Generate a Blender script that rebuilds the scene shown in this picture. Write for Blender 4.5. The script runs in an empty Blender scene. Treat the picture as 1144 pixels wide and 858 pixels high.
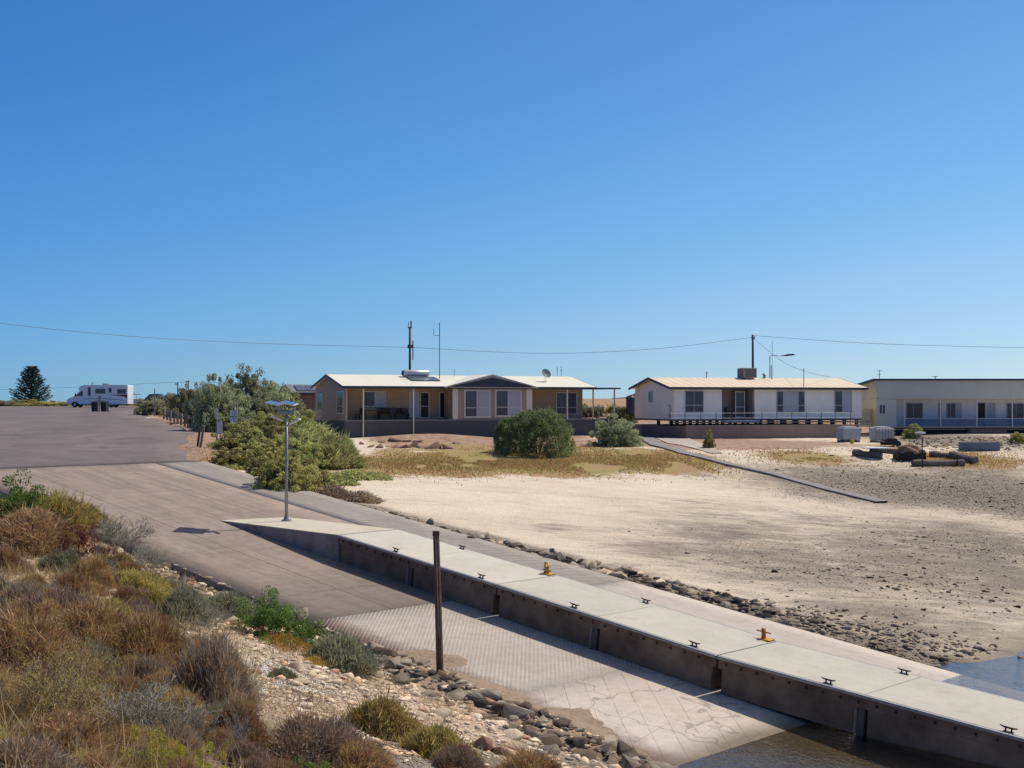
import bpy, bmesh, math, random
import numpy as np
from mathutils import Vector, Matrix
random.seed(7); rng = np.random.default_rng(7)
C = bpy.context.scene.collection
scn = bpy.context.scene
R = math.radians

# ------------------------------------------------------------------ camera, sky, sun, exposure
F = 1350.0; CX, CY = 572.0, 429.0; YH = 448.0          # focal length / centre / horizon in photo pixels
PITCH = math.atan((YH - CY) / F)
cam = bpy.data.cameras.new('camera'); cam.sensor_width = 36; cam.lens = 36 * F / 1144
cam.clip_start = 0.1; cam.clip_end = 20000
co = bpy.data.objects.new('camera', cam); C.objects.link(co)
co.location = (0, 0, 0); co.rotation_euler = (R(90) + PITCH, 0, 0)
scn.camera = co

SUN_EL, SUN_AZ = 52.8, 56.0                            # azimuth clockwise from +Y
w = bpy.data.worlds.new('World'); scn.world = w; w.use_nodes = True
nt = w.node_tree; bg = nt.nodes['Background']
sky = nt.nodes.new('ShaderNodeTexSky'); sky.sky_type = 'NISHITA'; sky.sun_disc = False
sky.sun_elevation = R(SUN_EL); sky.sun_rotation = R(SUN_AZ)
sky.altitude = 0; sky.air_density = 1; sky.dust_density = 0; sky.ozone_density = 2
sv = Vector((math.sin(R(SUN_AZ)) * math.cos(R(SUN_EL)), math.cos(R(SUN_AZ)) * math.cos(R(SUN_EL)), math.sin(R(SUN_EL))))
def wn(t, ins, props=None):
    nd = nt.nodes.new(t)
    for k, v in (props or {}).items(): setattr(nd, k, v)
    for k, v in ins.items():
        if isinstance(v, bpy.types.NodeSocket): nt.links.new(v, nd.inputs[k])
        else: nd.inputs[k].default_value = v
    return nd
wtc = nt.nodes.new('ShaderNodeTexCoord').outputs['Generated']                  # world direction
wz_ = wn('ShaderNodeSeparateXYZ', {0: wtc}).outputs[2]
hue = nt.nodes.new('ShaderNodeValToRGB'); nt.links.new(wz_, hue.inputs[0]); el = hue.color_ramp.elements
stops = [(0, (.42, .62, 1.0)), (.034, (.42, .585, .92)), (.10, (.40, .61, .86)), (.18, (.33, .62, .89)), (.315, (.25, .575, .90)), (.5, (1.08, 1.05, 1.0))]  # last stop brightens the unseen upper sky to lift shaded sides
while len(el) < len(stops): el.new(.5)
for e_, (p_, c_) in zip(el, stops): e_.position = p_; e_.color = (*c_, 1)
dt = wn('ShaderNodeVectorMath', {0: wtc, 1: tuple(sv)}, {'operation': 'DOT_PRODUCT'}).outputs['Value']
dd = wn('ShaderNodeMath', {0: dt, 1: .45}, {'operation': 'SUBTRACT'}).outputs[0]
eR = wn('ShaderNodeMath', {0: math.e, 1: wn('ShaderNodeMath', {0: dd, 1: 2.0}, {'operation': 'MULTIPLY'}).outputs[0]}, {'operation': 'POWER'}).outputs[0]
eG = wn('ShaderNodeMath', {0: math.e, 1: wn('ShaderNodeMath', {0: dd, 1: .75}, {'operation': 'MULTIPLY'}).outputs[0]}, {'operation': 'POWER'}).outputs[0]
cc = wn('ShaderNodeCombineXYZ', {0: eR, 1: eG, 2: 1.0}).outputs[0]
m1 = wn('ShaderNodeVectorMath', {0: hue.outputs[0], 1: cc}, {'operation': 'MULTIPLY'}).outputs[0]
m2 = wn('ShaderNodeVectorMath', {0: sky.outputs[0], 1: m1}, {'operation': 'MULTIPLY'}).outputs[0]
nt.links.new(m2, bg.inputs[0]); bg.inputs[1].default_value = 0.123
sd = bpy.data.lights.new('sun', 'SUN'); sd.energy = 4.5; sd.angle = R(0.53); sd.color = (1.0, 0.935, 0.83)
so = bpy.data.objects.new('sun', sd); C.objects.link(so)
so.rotation_euler = sv.to_track_quat('Z', 'Y').to_euler()
scn.view_settings.view_transform = 'Standard'; scn.view_settings.look = 'None'
scn.view_settings.gamma = 1; scn.view_settings.exposure = 0.0
scn.view_settings.use_curve_mapping = False
scn.render.engine = 'CYCLES'
scn.cycles.max_bounces = 6; scn.cycles.transparent_max_bounces = 8

# ------------------------------------------------------------------ terrain as functions of place
AX = np.array([math.cos(R(-46.8)), math.sin(R(-46.8))]); WX = np.array([-AX[1], AX[0]])
P0 = np.array([-5.52, 38.45])                          # first pontoon joint, near corner
def uq(x, y):
    dx, dy = x - P0[0], y - P0[1]
    return dx * AX[0] + dy * AX[1], dx * WX[0] + dy * WX[1]
def xy(u, q): return P0[0] + u * AX[0] + q * WX[0], P0[1] + u * AX[1] + q * WX[1]
def sst(x, a, b):
    t = np.clip((x - a) / (b - a), 0, 1); return t * t * (3 - 2 * t)
def hashn(i, j, s):
    h = (i * 374761393 + j * 668265263 + s * 1274126177) & 0xffffffff
    h = ((h ^ (h >> 13)) * 1274126177) & 0xffffffff
    return ((h ^ (h >> 16)) & 0xffff) / 65535.0
def vnoise(x, y, s=0):
    x = np.asarray(x, float); y = np.asarray(y, float)
    i = np.floor(x).astype(np.int64); j = np.floor(y).astype(np.int64); fx = x - i; fy = y - j
    fx = fx * fx * (3 - 2 * fx); fy = fy * fy * (3 - 2 * fy)
    a = hashn(i, j, s); b = hashn(i + 1, j, s); c = hashn(i, j + 1, s); d = hashn(i + 1, j + 1, s)
    return (a * (1 - fx) + b * fx) * (1 - fy) + (c * (1 - fx) + d * fx) * fy
def fbm(x, y, s=0, o=4):
    v = 0; a = .5
    for k in range(o): v = v + a * vnoise(x * 2 ** k, y * 2 ** k, s + k); a *= .5
    return v
WATER = -6.9
def Rz(u): return np.where(u > -21, -5.1 - .104 * u, -2.916 + 2.35 * (1 - np.exp(-(-21 - np.minimum(u, -21)) / 42.)))
def qe(u): return np.interp(-u, [0, 21, 26, 31, 36, 43, 57, 65, 73, 80, 100, 118, 200, 400], [6.9, 6.5, 8.2, 10.9, 14, 17.8, 23, 25.6, 29, 32, 44, 58, 130, 330])
def height(x, y, fine=True):
    x = np.asarray(x, float); y = np.asarray(y, float)
    u, q = uq(x, y); rz = Rz(u)
    # beach and house terrace
    pl = -6.9 + .092 * (17.2 - u)
    b = -np.logaddexp(-(pl) * 3, 3.05 * 3) / 3
    b = np.minimum(pl, b)
    zt = np.where(x < 30, -3.0, -3.0 + .12 * sst(x, 30, 36) + .10 * sst(y, 92, 99) * sst(x, 33, 38))
    b = b + (zt - b) * sst(y, 66, 86)
    b = b + 3.3 * sst(y, 104, 150) + .35 * (fbm(x / 9, y / 9, 5) - .5) * sst(y, 100, 115)
    b = b + .55 * np.exp(-((x + 6.5) / 5.5) ** 2 - ((y - 90.5) / 2.6) ** 2) + .35 * np.exp(-((x - 5.5) / 4.5) ** 2 - ((y - 92) / 3.0) ** 2)     # earth bank before the skirting
    if fine:
        b = b + .10 * (fbm(x / 4, y / 4, 11) - .5) + .05 * (fbm(x / .9, y / .9, 12) - .5)
    e = qe(u); wd = np.interp(-u, [0, 14, 21, 40, 75, 110], [2.0, 2.2, 5, 15, 18, 10])
    k = sst(q, e + .1, e + wd)
    edge = rz - .16
    right = edge + (b - edge) * k
    # verge beside the asphalt rises level with it
    right = right + .14 * (u < -21) * (1 - sst(q, e + 1.0, e + 6)) * sst(q, e, e + .6)
    # near bank
    p = -4.8 - q
    T = -3.0 + 1.25 * sst(u, -20, 7)
    zc = np.maximum(rz, -7.15)
    g = np.clip(p / 17.0, 0, 1.1); g = g * (.78 + .22 * g)
    bank = zc - .22 * np.exp(-np.maximum(p, 0) / .8) + (T - zc) * g
    if fine:
        bank = bank + (.45 * (fbm(x / 3.2, y / 3.2, 21) - .5) + .16 * (fbm(x / .8, y / .8, 22) - .5)) * sst(p, .3, 4)
    bank = np.where(u < -21, rz - .12, bank)
    z = np.where(q > 0, right, bank)
    inside = (q > -4.7) & (q < e - .3)
    z = np.where(inside | ((u < -21) & (q < e - .3)), rz - .25, z)
    spill = sst(u, 6.0, 9.0) * (u < 18.5)                      # soil washed over the slab's near edge
    s_ = rz + .11 - .12 * (q + 4.8) + .40 * (fbm(x / 1.6, y / 1.6, 44) - .5)
    z = np.where((q > -5.6) & (q < -3.0) & (u < 18.5) & (u > 3), np.where(q < -4.7, np.maximum(z, s_ * spill + z * (1 - spill)), np.maximum(rz - .25, s_ * spill + (rz - .25) * (1 - spill))), z)
    far = np.hypot(x, y)
    z = np.where((far > 230), z + (-.9 - z) * sst(far, 230, 420), z)
    return z
def ray(px, py):
    c, s = math.cos(PITCH), math.sin(PITCH); v = (CY - py) / F
    return np.array([(px - CX) / F, c - v * s, s + v * c])
TT = np.arange(4, 420, .1)
def hit(px, py):
    """the point of the ground that a direction of view meets"""
    r = ray(px, py); P = r[None] * TT[:, None]
    h = height(P[:, 0], P[:, 1], False)
    u, q = uq(P[:, 0], P[:, 1]); h = np.where((q > -4.8) & (q < qe(u)), np.maximum(Rz(u), h), h)
    i = int(np.argmax(P[:, 2] < h)); 
    if P[i, 2] >= h[i]: i = len(TT) - 1
    return float(P[i, 0]), float(P[i, 1]), float(h[i])
def zat(x, y):
    u, q = uq(x, y)
    if q > -4.8 and q < qe(u) and u > -21: return max(float(Rz(u)), float(height(np.array([x]), np.array([y]))[0]))
    if u < -21 and q < qe(u): return float(Rz(u)) + .004
    return float(height(np.array([x]), np.array([y]))[0])
def at(px, py, Y):
    r = ray(px, py) * (Y / ray(px, py)[1]); return float(r[0]), float(r[1]), float(r[2])

# ------------------------------------------------------------------ materials
def new_mat(name):
    m = bpy.data.materials.new(name); m.use_nodes = True
    return m, m.node_tree, m.node_tree.nodes['Principled BSDF']
class G:
    """small wrapper to write node graphs"""
    def __init__(s, nt): s.nt = nt
    def n(s, t, props=None, ins=None, out=0):
        nd = s.nt.nodes.new(t)
        for k, v in (props or {}).items(): setattr(nd, k, v)
        for k, v in (ins or {}).items():
            sk = nd.inputs[k]
            if isinstance(v, bpy.types.NodeSocket): s.nt.links.new(v, sk)
            else: sk.default_value = v
        return nd.outputs[out]
    def math(s, op, a, b=0.0, c=0.0, clamp=False): return s.n('ShaderNodeMath', {'operation': op, 'use_clamp': clamp}, {0: a, 1: b, 2: c})
    def noise(s, vec, sc, det=4, rough=.6, dist=0): return s.n('ShaderNodeTexNoise', {}, {'Vector': vec, 'Scale': sc, 'Detail': det, 'Roughness': rough, 'Distortion': dist})
    def ramp(s, fac, stops):
        nd = s.nt.nodes.new('ShaderNodeValToRGB'); e = nd.color_ramp.elements
        while len(e) < len(stops): e.new(.5)
        for i, (p, c) in enumerate(stops):
            e[i].position = p; e[i].color = (c, c, c, 1) if isinstance(c, (int, float)) else (*c, 1)
        s.nt.links.new(fac, nd.inputs[0]); return nd.outputs[0]
    def mix(s, f, a, b, bt='MIX'):
        nd = s.nt.nodes.new('ShaderNodeMix'); nd.data_type = 'RGBA'; nd.blend_type = bt
        for i, v in ((0, f), (6, a), (7, b)):
            if isinstance(v, bpy.types.NodeSocket): s.nt.links.new(v, nd.inputs[i])
            else: nd.inputs[i].default_value = v if i == 0 else ((*v, 1) if len(v) == 3 else v)
        return nd.outputs[2]
    def bump(s, h, st=.5, d=.05, nrm=None):
        ins = {'Height': h, 'Strength': st, 'Distance': d}
        if nrm is not None: ins['Normal'] = nrm
        return s.n('ShaderNodeBump', {}, ins)
    def remap(s, v, a, b): return s.n('ShaderNodeMapRange', {}, {0: v, 1: a, 2: b, 3: 0.0, 4: 1.0})
MC = {}
def mat(name, col, rough=.8, var=.25, sc=3, metal=0, bump=0, bsc=30, col2=None, spec=.3, coat=0):
    """painted / mineral surface with a noisy tint"""
    if name in MC: return MC[name]
    m, nt, b = new_mat(name); g = G(nt)
    tc = g.n('ShaderNodeTexCoord', out=3)
    n1 = g.noise(tc, sc, 6, .65)
    c2 = col2 or tuple(max(0, c * (1 - var)) for c in col); c1 = tuple(min(.95, c * (1 + var * .5)) for c in col)
    c = g.mix(g.remap(n1, .3, .7), c2, c1)
    nt.links.new(c, b.inputs['Base Color'])
    b.inputs['Roughness'].default_value = rough; b.inputs['Metallic'].default_value = metal
    b.inputs['Specular IOR Level'].default_value = spec; b.inputs['Coat Weight'].default_value = coat
    if bump: nt.links.new(g.bump(g.noise(tc, bsc, 5), bump, .02), b.inputs['Normal'])
    MC[name] = m; return m
def leafmat(name, c1, c2, c3=None, rough=.65, trans=.5):
    """foliage: tint per leaf from the mesh, patches by place"""
    if name in MC: return MC[name]
    m, nt, b = new_mat(name); g = G(nt)
    t = g.n('ShaderNodeAttribute', {'attribute_name': 'tint'}, out=2)
    tc = g.n('ShaderNodeNewGeometry', out=0)
    oi = g.n('ShaderNodeObjectInfo', out=5)
    c = g.mix(t, c1, c2)
    if c3: c = g.mix(g.math('MULTIPLY', g.remap(g.noise(tc, 4.2, 4, .7), .46, .62), .85), c, c3)
    hs = g.n('ShaderNodeHueSaturation', {}, {'Hue': g.math('MULTIPLY_ADD', oi, .03, .485), 'Saturation': 1.0, 'Value': g.math('MULTIPLY_ADD', oi, .45, .78), 'Color': c})
    nt.links.new(hs, b.inputs['Base Color']); b.inputs['Roughness'].default_value = rough
    b.inputs['Specular IOR Level'].default_value = .25
    if trans:
        out = nt.nodes['Material Output']; tr = nt.nodes.new('ShaderNodeBsdfTranslucent'); nt.links.new(hs, tr.inputs[0])
        mx = nt.nodes.new('ShaderNodeMixShader'); mx.inputs[0].default_value = trans
        nt.links.new(b.outputs[0], mx.inputs[1]); nt.links.new(tr.outputs[0], mx.inputs[2]); nt.links.new(mx.outputs[0], out.inputs[0])
    MC[name] = m; return m

# ------------------------------------------------------------------ object helpers
def tag(o, label=None, cat=None, group=None, kind=None):
    if label: o['label'] = label
    if cat: o['category'] = cat
    if group: o['group'] = group
    if kind: o['kind'] = kind
    return o
def empty(name, loc=(0, 0, 0), rz=0, label=None, cat=None, group=None):
    o = bpy.data.objects.new(name, None); C.objects.link(o); o.location = loc; o.rotation_euler = (0, 0, rz)
    o.empty_display_size = .2
    return tag(o, label, cat, group)
class MB:
    """collects boxes, tubes and sheets into one mesh"""
    def __init__(s): s.bm = bmesh.new()
    def box(s, x0, x1, y0, y1, z0, z1, bev=0, M=None):
        v = [s.bm.verts.new(p) for p in ((x0, y0, z0), (x1, y0, z0), (x1, y1, z0), (x0, y1, z0), (x0, y0, z1), (x1, y0, z1), (x1, y1, z1), (x0, y1, z1))]
        f = [s.bm.faces.new([v[i] for i in t]) for t in ((3, 2, 1, 0), (4, 5, 6, 7), (0, 1, 5, 4), (1, 2, 6, 5), (2, 3, 7, 6), (3, 0, 4, 7))]
        if bev:
            r = bmesh.ops.bevel(s.bm, geom=list({e for q in f for e in q.edges}), offset=bev, segments=2, affect='EDGES', profile=.5)
            v = list({w for q in r['faces'] for w in q.verts} | {w for w in v if w.is_valid})
        if M is not None: bmesh.ops.transform(s.bm, matrix=M, verts=[w for w in v if w.is_valid])
        return s
    def prism(s, prof, y0, y1, axis='y', bev=0):
        """profile of (a, b) points swept from y0 to y1; axis y: (x,z), axis x: (y,z), axis z: (x,y)"""
        def P(a, b, t): return (a, t, b) if axis == 'y' else ((t, a, b) if axis == 'x' else (a, b, t))
        A = [s.bm.verts.new(P(a, b, y0)) for a, b in prof]; B = [s.bm.verts.new(P(a, b, y1)) for a, b in prof]
        n = len(prof); fs = [s.bm.faces.new(A), s.bm.faces.new(B[::-1])]
        for i in range(n): fs.append(s.bm.faces.new((A[i], B[i], B[(i + 1) % n], A[(i + 1) % n])))
        if bev: bmesh.ops.bevel(s.bm, geom=list({e for q in fs for e in q.edges}), offset=bev, segments=2, affect='EDGES', profile=.5)
        return s
    def tube(s, pts, r, n=8, cap=True):
        pts = [Vector(p) for p in pts]; rs = r if isinstance(r, (list, tuple)) else [r] * len(pts); rings = []
        for i, p in enumerate(pts):
            d = (pts[min(i + 1, len(pts) - 1)] - pts[max(i - 1, 0)]).normalized()
            a = d.cross(Vector((0, 0, 1))); a = a.normalized() if a.length > 1e-3 else Vector((1, 0, 0)); b = d.cross(a)
            rings.append([s.bm.verts.new(p + (a * math.cos(2 * math.pi * k / n) + b * math.sin(2 * math.pi * k / n)) * rs[i]) for k in range(n)])
        for A, B in zip(rings, rings[1:]):
            for k in range(n): s.bm.faces.new((A[k], A[(k + 1) % n], B[(k + 1) % n], B[k]))
        if cap: s.bm.faces.new(rings[0][::-1]); s.bm.faces.new(rings[-1])
        return s
    def quad(s, *p): s.bm.faces.new([s.bm.verts.new(q) for q in p]); return s
    def build(s, name, m, parent=None, smooth=False):
        bmesh.ops.recalc_face_normals(s.bm, faces=s.bm.faces)
        me = bpy.data.meshes.new(name); s.bm.to_mesh(me); s.bm.free()
        if smooth:
            for p in me.polygons: p.use_smooth = True
        me.materials.append(m); o = bpy.data.objects.new(name, me); C.objects.link(o); o.parent = parent
        return o
def np_mesh(name, V, Q, m, tint=None, smooth=False, uv=None):
    me = bpy.data.meshes.new(name); V = np.ascontiguousarray(V, dtype=np.float32); Q = np.ascontiguousarray(Q, dtype=np.int32); k = Q.shape[1]
    me.vertices.add(len(V)); me.vertices.foreach_set('co', V.ravel())
    me.loops.add(Q.size); me.loops.foreach_set('vertex_index', Q.ravel())
    me.polygons.add(len(Q)); me.polygons.foreach_set('loop_start', np.arange(0, Q.size, k, dtype=np.int32))
    me.update(calc_edges=True)
    if tint is not None:
        a = me.attributes.new('tint', 'FLOAT', 'POINT'); a.data.foreach_set('value', np.ascontiguousarray(tint, dtype=np.float32))
    if uv is not None:
        l = me.uv_layers.new(name='UVMap'); l.data.foreach_set('uv', np.ascontiguousarray(uv[Q.ravel()], dtype=np.float32).ravel())
    if smooth: me.polygons.foreach_set('use_smooth', np.ones(len(Q), dtype=bool))
    me.materials.append(m); return me
def link(name, me, parent=None, loc=(0, 0, 0)):
    o = bpy.data.objects.new(name, me); C.objects.link(o); o.parent = parent; o.location = loc; return o
def copy_tree(o, parent=None, keep=('kind',)):
    c = o.copy(); C.objects.link(c); c.parent = parent
    for ch in list(o.children): copy_tree(ch, c)
    return c
def cloud_sheet(xs, ys, zf, m, name, uvf=None):
    X, Y = np.meshgrid(xs, ys); Z = zf(X, Y); V = np.stack([X, Y, Z], -1).reshape(-1, 3)
    n, k = len(ys), len(xs); i = np.arange((n - 1) * (k - 1)); r, c = i // (k - 1), i % (k - 1); a = r * k + c
    return V, np.stack([a, a + 1, a + k + 1, a + k], -1)

# ------------------------------------------------------------------ ground
def ell(px, py, rx, ry):
    """a patch of ground: centre and half axes in metres"""
    cx, cy, _ = hit(px, py); kx = F / cy
    y1 = hit(px, py - ry)[1]; y0 = hit(px, py + ry)[1]
    return cx, cy, rx / kx, max(y1 - cy, .5), max(cy - y0, .5)
def field(x, y, L):
    v = np.zeros_like(x)
    for px, py, rx, ry, a in L:
        cx, cy, ax, up, dn = ell(px, py, rx, ry)
        dy = np.where(y > cy, (y - cy) / up, (y - cy) / dn); d = ((x - cx) / ax) ** 2 + dy ** 2
        v = np.maximum(v, a * np.exp(-d * .9))
    return v
xs = np.concatenate([[-3000, -1500, -800, -450, -300, -220, -170, -140, -120], np.arange(-105, -30, 1.2), np.arange(-30, -14, .5), np.arange(-14, 18, .17), np.arange(18, 34, .35), np.arange(34, 62, .8), [65, 75, 90, 120, 170, 260, 450, 800, 1500, 3000]])
ys = np.concatenate([[-400, -100, -40, -15, -6, -2], np.arange(1, 52, .17), np.arange(52, 98, .4), np.arange(98, 165, 1.2), [170, 180, 195, 215, 240, 280, 340, 420, 600, 900, 1500, 3000, 6000]])
V, Q = cloud_sheet(xs, ys, height, None, 'ground')
gm, nt, b = new_mat('ground_sand_soil'); g = G(nt)
me = np_mesh('ground', V, Q, gm, smooth=True)
x, y = V[:, 0], V[:, 1]; u, q = uq(x, y)
GR = field(x, y, [(470, 519, 100, 14, 1.3), (590, 517, 130, 14, 1.35), (720, 514, 90, 14, 1.3), (500, 500, 60, 8, .9), (540, 509, 80, 9, 1.1), (660, 508, 90, 9, 1.1), (440, 506, 40, 9, .8), (300, 512, 60, 14, .9), (250, 518, 30, 10, .8), (900, 511, 70, 9, .9), (1080, 514, 70, 10, .95), (1000, 500, 30, 8, .6), (190, 472, 30, 8, .5), (340, 530, 70, 18, .7), (380, 552, 30, 8, .6)])
PB = field(x, y, [(1000, 545, 170, 24, 1.1), (1130, 556, 120, 32, 1.25), (1100, 610, 150, 34, .75), (930, 640, 190, 38, .62), (820, 600, 130, 32, .6), (900, 550, 70, 10, .5), (750, 695, 70, 16, .7), (1000, 730, 70, 16, .9), (880, 690, 90, 18, .6), (1050, 680, 110, 26, .45), (1080, 640, 190, 55, .8), (860, 625, 150, 40, .7), (1000, 695, 160, 40, .72), (1085, 492, 90, 9, 1.3), (700, 640, 70, 16, .45)])
PB = np.maximum(PB, 1.0 * sst(q, 6.7, 6.95) * (1 - sst(q, 7.6, 9.6)) * (u > -12) * (u < 17))
WR = field(x, y, [(620, 590, 60, 10, .5), (740, 615, 70, 12, .85), (850, 600, 90, 16, .6), (700, 640, 60, 9, .7), (770, 528, 26, 4, .9), (560, 545, 40, 5, .3), (820, 565, 90, 6, .5), (1030, 655, 130, 16, .5), (960, 590, 120, 14, .5)])
SO = field(x, y, [(470, 490, 70, 9, 1), (540, 492, 50, 9, .8), (620, 500, 60, 8, .8), (720, 490, 45, 12, .9), (860, 498, 110, 7, .8), (1000, 500, 60, 9, .5), (760, 498, 30, 8, .8), (195, 468, 35, 8, 1), (235, 506, 40, 18, 2.2), (205, 475, 50, 9, 2.2), (222, 490, 40, 14, 2.2), (560, 494, 120, 9, 1.3), (800, 496, 160, 7, 1.3)])
bank = (q < -2.5) & (u > -24)
cl = np.zeros((len(V), 4), np.float32); cl[:, 0] = np.maximum(GR, .5 * sst(y, 106, 122)) * ~bank; cl[:, 1] = PB * ~bank; cl[:, 2] = np.maximum(SO, sst(y, 100, 112)) * ~bank; cl[:, 3] = 1
at1 = me.color_attributes.new('zone', 'FLOAT_COLOR', 'POINT'); at1.data.foreach_set('color', cl.ravel())
c2 = np.zeros((len(V), 4), np.float32); c2[:, 0] = bank; c2[:, 1] = WR * ~bank
c2[:, 2] = sst(u, 15.2, 17.4) + .0; c2[:, 3] = 1                                    # damp sand at the water
pp = -4.8 - q
shell = field(x, y, [(430, 830, 70, 25, 1), (300, 760, 60, 25, .8), (210, 625, 30, 10, .9), (470, 850, 60, 20, .9), (350, 770, 50, 20, .5)])
sl = sst(pp, 6.5, 9.5) * .0 + shell; c2[:, 0] = np.where(bank, np.where(q > -5.9, .1, .25) + .75 * np.clip(shell, 0, 1) * (q < -5.5), 0)
at2 = me.color_attributes.new('zone_b', 'FLOAT_COLOR', 'POINT'); at2.data.foreach_set('color', c2.ravel())
tc = g.n('ShaderNodeNewGeometry', out=0)
za = g.n('ShaderNodeSeparateColor', {}, {0: g.n('ShaderNodeAttribute', {'attribute_name': 'zone'}, out=0)}, out=0); zn = nt.nodes[-1]
zb = g.n('ShaderNodeSeparateColor', {}, {0: g.n('ShaderNodeAttribute', {'attribute_name': 'zone_b'}, out=0)}, out=0); zbn = nt.nodes[-1]
nb = g.noise(tc, .35, 5, .6); nm = g.noise(tc, 2.0, 6, .7); nf = g.noise(tc, 9, 5, .75); nff = g.noise(tc, 34, 3, .8)
sc_ = g.n('ShaderNodeMapping', {}, {0: tc, 3: (.55, 1.5, 1.0), 2: (0, 0, .35)})
ns = g.noise(sc_, .9, 8, .76, .9)
def thr(zone, n, lo=.0, wd=.18):        # broken edge: zone + noise - 1
    n = g.math('ADD', g.math('MULTIPLY', g.math('SUBTRACT', n, .5), 1.5), g.math('MULTIPLY_ADD', g.math('SUBTRACT', nb, .5), 1.6, .5))
    return g.remap(g.math('ADD', g.math('MULTIPLY', zone, 1.35), n), 1.0 + lo, 1.0 + lo + wd)
sand = g.mix(g.remap(nb, .3, .7), (.66, .545, .41), (.77, .665, .52))
sand = g.mix(g.math('MULTIPLY', g.remap(nf, .45, .75), .35), sand, (.36, .28, .21))
sand = g.mix(g.math('MULTIPLY', g.remap(ns, .56, .74), .45), sand, (.30, .23, .18))
wr = g.mix(nf, (.15, .105, .09), (.40, .31, .25))
c = g.mix(g.math('MULTIPLY', thr(zbn.outputs[1], ns, -.02, .5), .7), sand, wr)
pebc = g.ramp(nf, [(.34, (.065, .055, .045)), (.46, (.17, .145, .115)), (.57, (.31, .26, .20)), (.72, (.52, .45, .36))])
c = g.mix(g.math('MULTIPLY', g.remap(g.math('MULTIPLY', zn.outputs[1], g.math('MULTIPLY_ADD', ns, 1.4, .3)), .2, .75), .6), c, g.mix(nf, (.20, .155, .11), (.46, .37, .28))); c = g.mix(g.math('MULTIPLY', thr(zn.outputs[1], ns, -.05, .6), .85), c, pebc)
tk = g.noise(g.n('ShaderNodeMapping', {}, {0: tc, 3: (.10, 2.2, 1), 2: (0, 0, -.55)}), 1.2, 3, .5, .4); c = g.mix(g.math('MULTIPLY', g.remap(tk, .57, .63), .22), c, (.34, .27, .20))
spk = g.remap(g.math('ADD', zn.outputs[1], zbn.outputs[1]), .05, .7); c = g.mix(g.math('MULTIPLY', g.math('MULTIPLY', g.remap(nff, .53, .66), spk), .75), c, (.13, .11, .095)); c = g.mix(g.math('MULTIPLY', g.math('MULTIPLY', g.remap(ns, .42, .6), spk), .4), c, (.22, .175, .14)); c = g.mix(g.math('MULTIPLY', g.remap(nff, .66, .74), .3), c, (.2, .16, .13))
soil = g.ramp(nm, [(.3, (.20, .12, .08)), (.5, (.36, .24, .165)), (.7, (.46, .35, .25))])
c = g.mix(thr(zn.outputs[2], nm, .1, .3), c, soil)
grass = g.ramp(g.mix(.3, g.mix(.55, nm, nb), nf), [(.34, (.11, .12, .035)), (.43, (.24, .215, .06)), (.50, (.35, .28, .11)), (.56, (.36, .21, .11)), (.64, (.50, .35, .19))])
c = g.mix(thr(zn.outputs[0], nm, .1, .3), c, grass)
bk = g.ramp(g.mix(.5, nf, nm), [(.34, (.18, .125, .08)), (.44, (.36, .27, .18)), (.54, (.54, .43, .31)), (.66, (.66, .56, .43))])
sh = g.ramp(nff, [(.36, (.26, .25, .23)), (.46, (.52, .50, .46)), (.58, (.74, .72, .67))])
isb = g.remap(zbn.outputs[0], .03, .09)
c = g.mix(isb, c, bk); c = g.mix(g.math('MULTIPLY', g.remap(zbn.outputs[0], .14, .08), isb), c, g.mix(nf, (.17, .115, .08), (.34, .24, .175)))
c = g.mix(g.remap(g.math('ADD', zbn.outputs[0], g.math('MULTIPLY', nm, .5)), .75, 1.0), c, sh)
c = g.mix(g.math('MULTIPLY', g.remap(zbn.outputs[2], .1, 1), .65), c, (.12, .095, .07))
nt.links.new(c, b.inputs['Base Color']); b.inputs['Roughness'].default_value = .92; b.inputs['Specular IOR Level'].default_value = .15
hh = g.math('ADD', g.math('MULTIPLY', nf, .6), g.math('MULTIPLY', nff, .25)); hh = g.math('ADD', hh, g.math('MULTIPLY', nm, .8))
nt.links.new(g.bump(hh, .85, .11), b.inputs['Normal'])
tag(link('ground', me), kind='structure')

# ------------------------------------------------------------------ boat ramp, asphalt car park, water
def sheet_uq(name, u0, u1, q0, q1, m, nu, nq, th=.45, dz=0, qf=None, extra=None):
    """a slab following the ramp surface, with sides"""
    us = np.linspace(u0, u1, nu + 1); V = []; UV = []
    for uu in us:
        a, bb = (q0, q1) if qf is None else qf(uu)
        for t in np.linspace(0, 1, nq + 1):
            qq = a + (bb - a) * t; X, Y = xy(uu, qq); V.append((X, Y, float(Rz(uu)) + dz)); UV.append((uu, qq))
    k = nq + 1; Q = []
    for i in range(nu):
        for j in range(nq): Q.append((i * k + j, (i + 1) * k + j, (i + 1) * k + j + 1, i * k + j + 1))
    if th:
        n = len(V); V += [(p[0], p[1], p[2] - th) for p in V]; UV += UV[:n]
        ring = [i * k for i in range(nu + 1)] + [nu * k + j for j in range(1, k)] + [i * k + k - 1 for i in range(nu - 1, -1, -1)] + [j for j in range(k - 2, 0, -1)]
        for a, bb in zip(ring, ring[1:] + ring[:1]): Q.append((a, a + n, bb + n, bb))
    me = np_mesh(name, np.array(V), np.array(Q), m, uv=np.array(UV))
    return tag(link(name, me), kind='structure')
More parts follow.
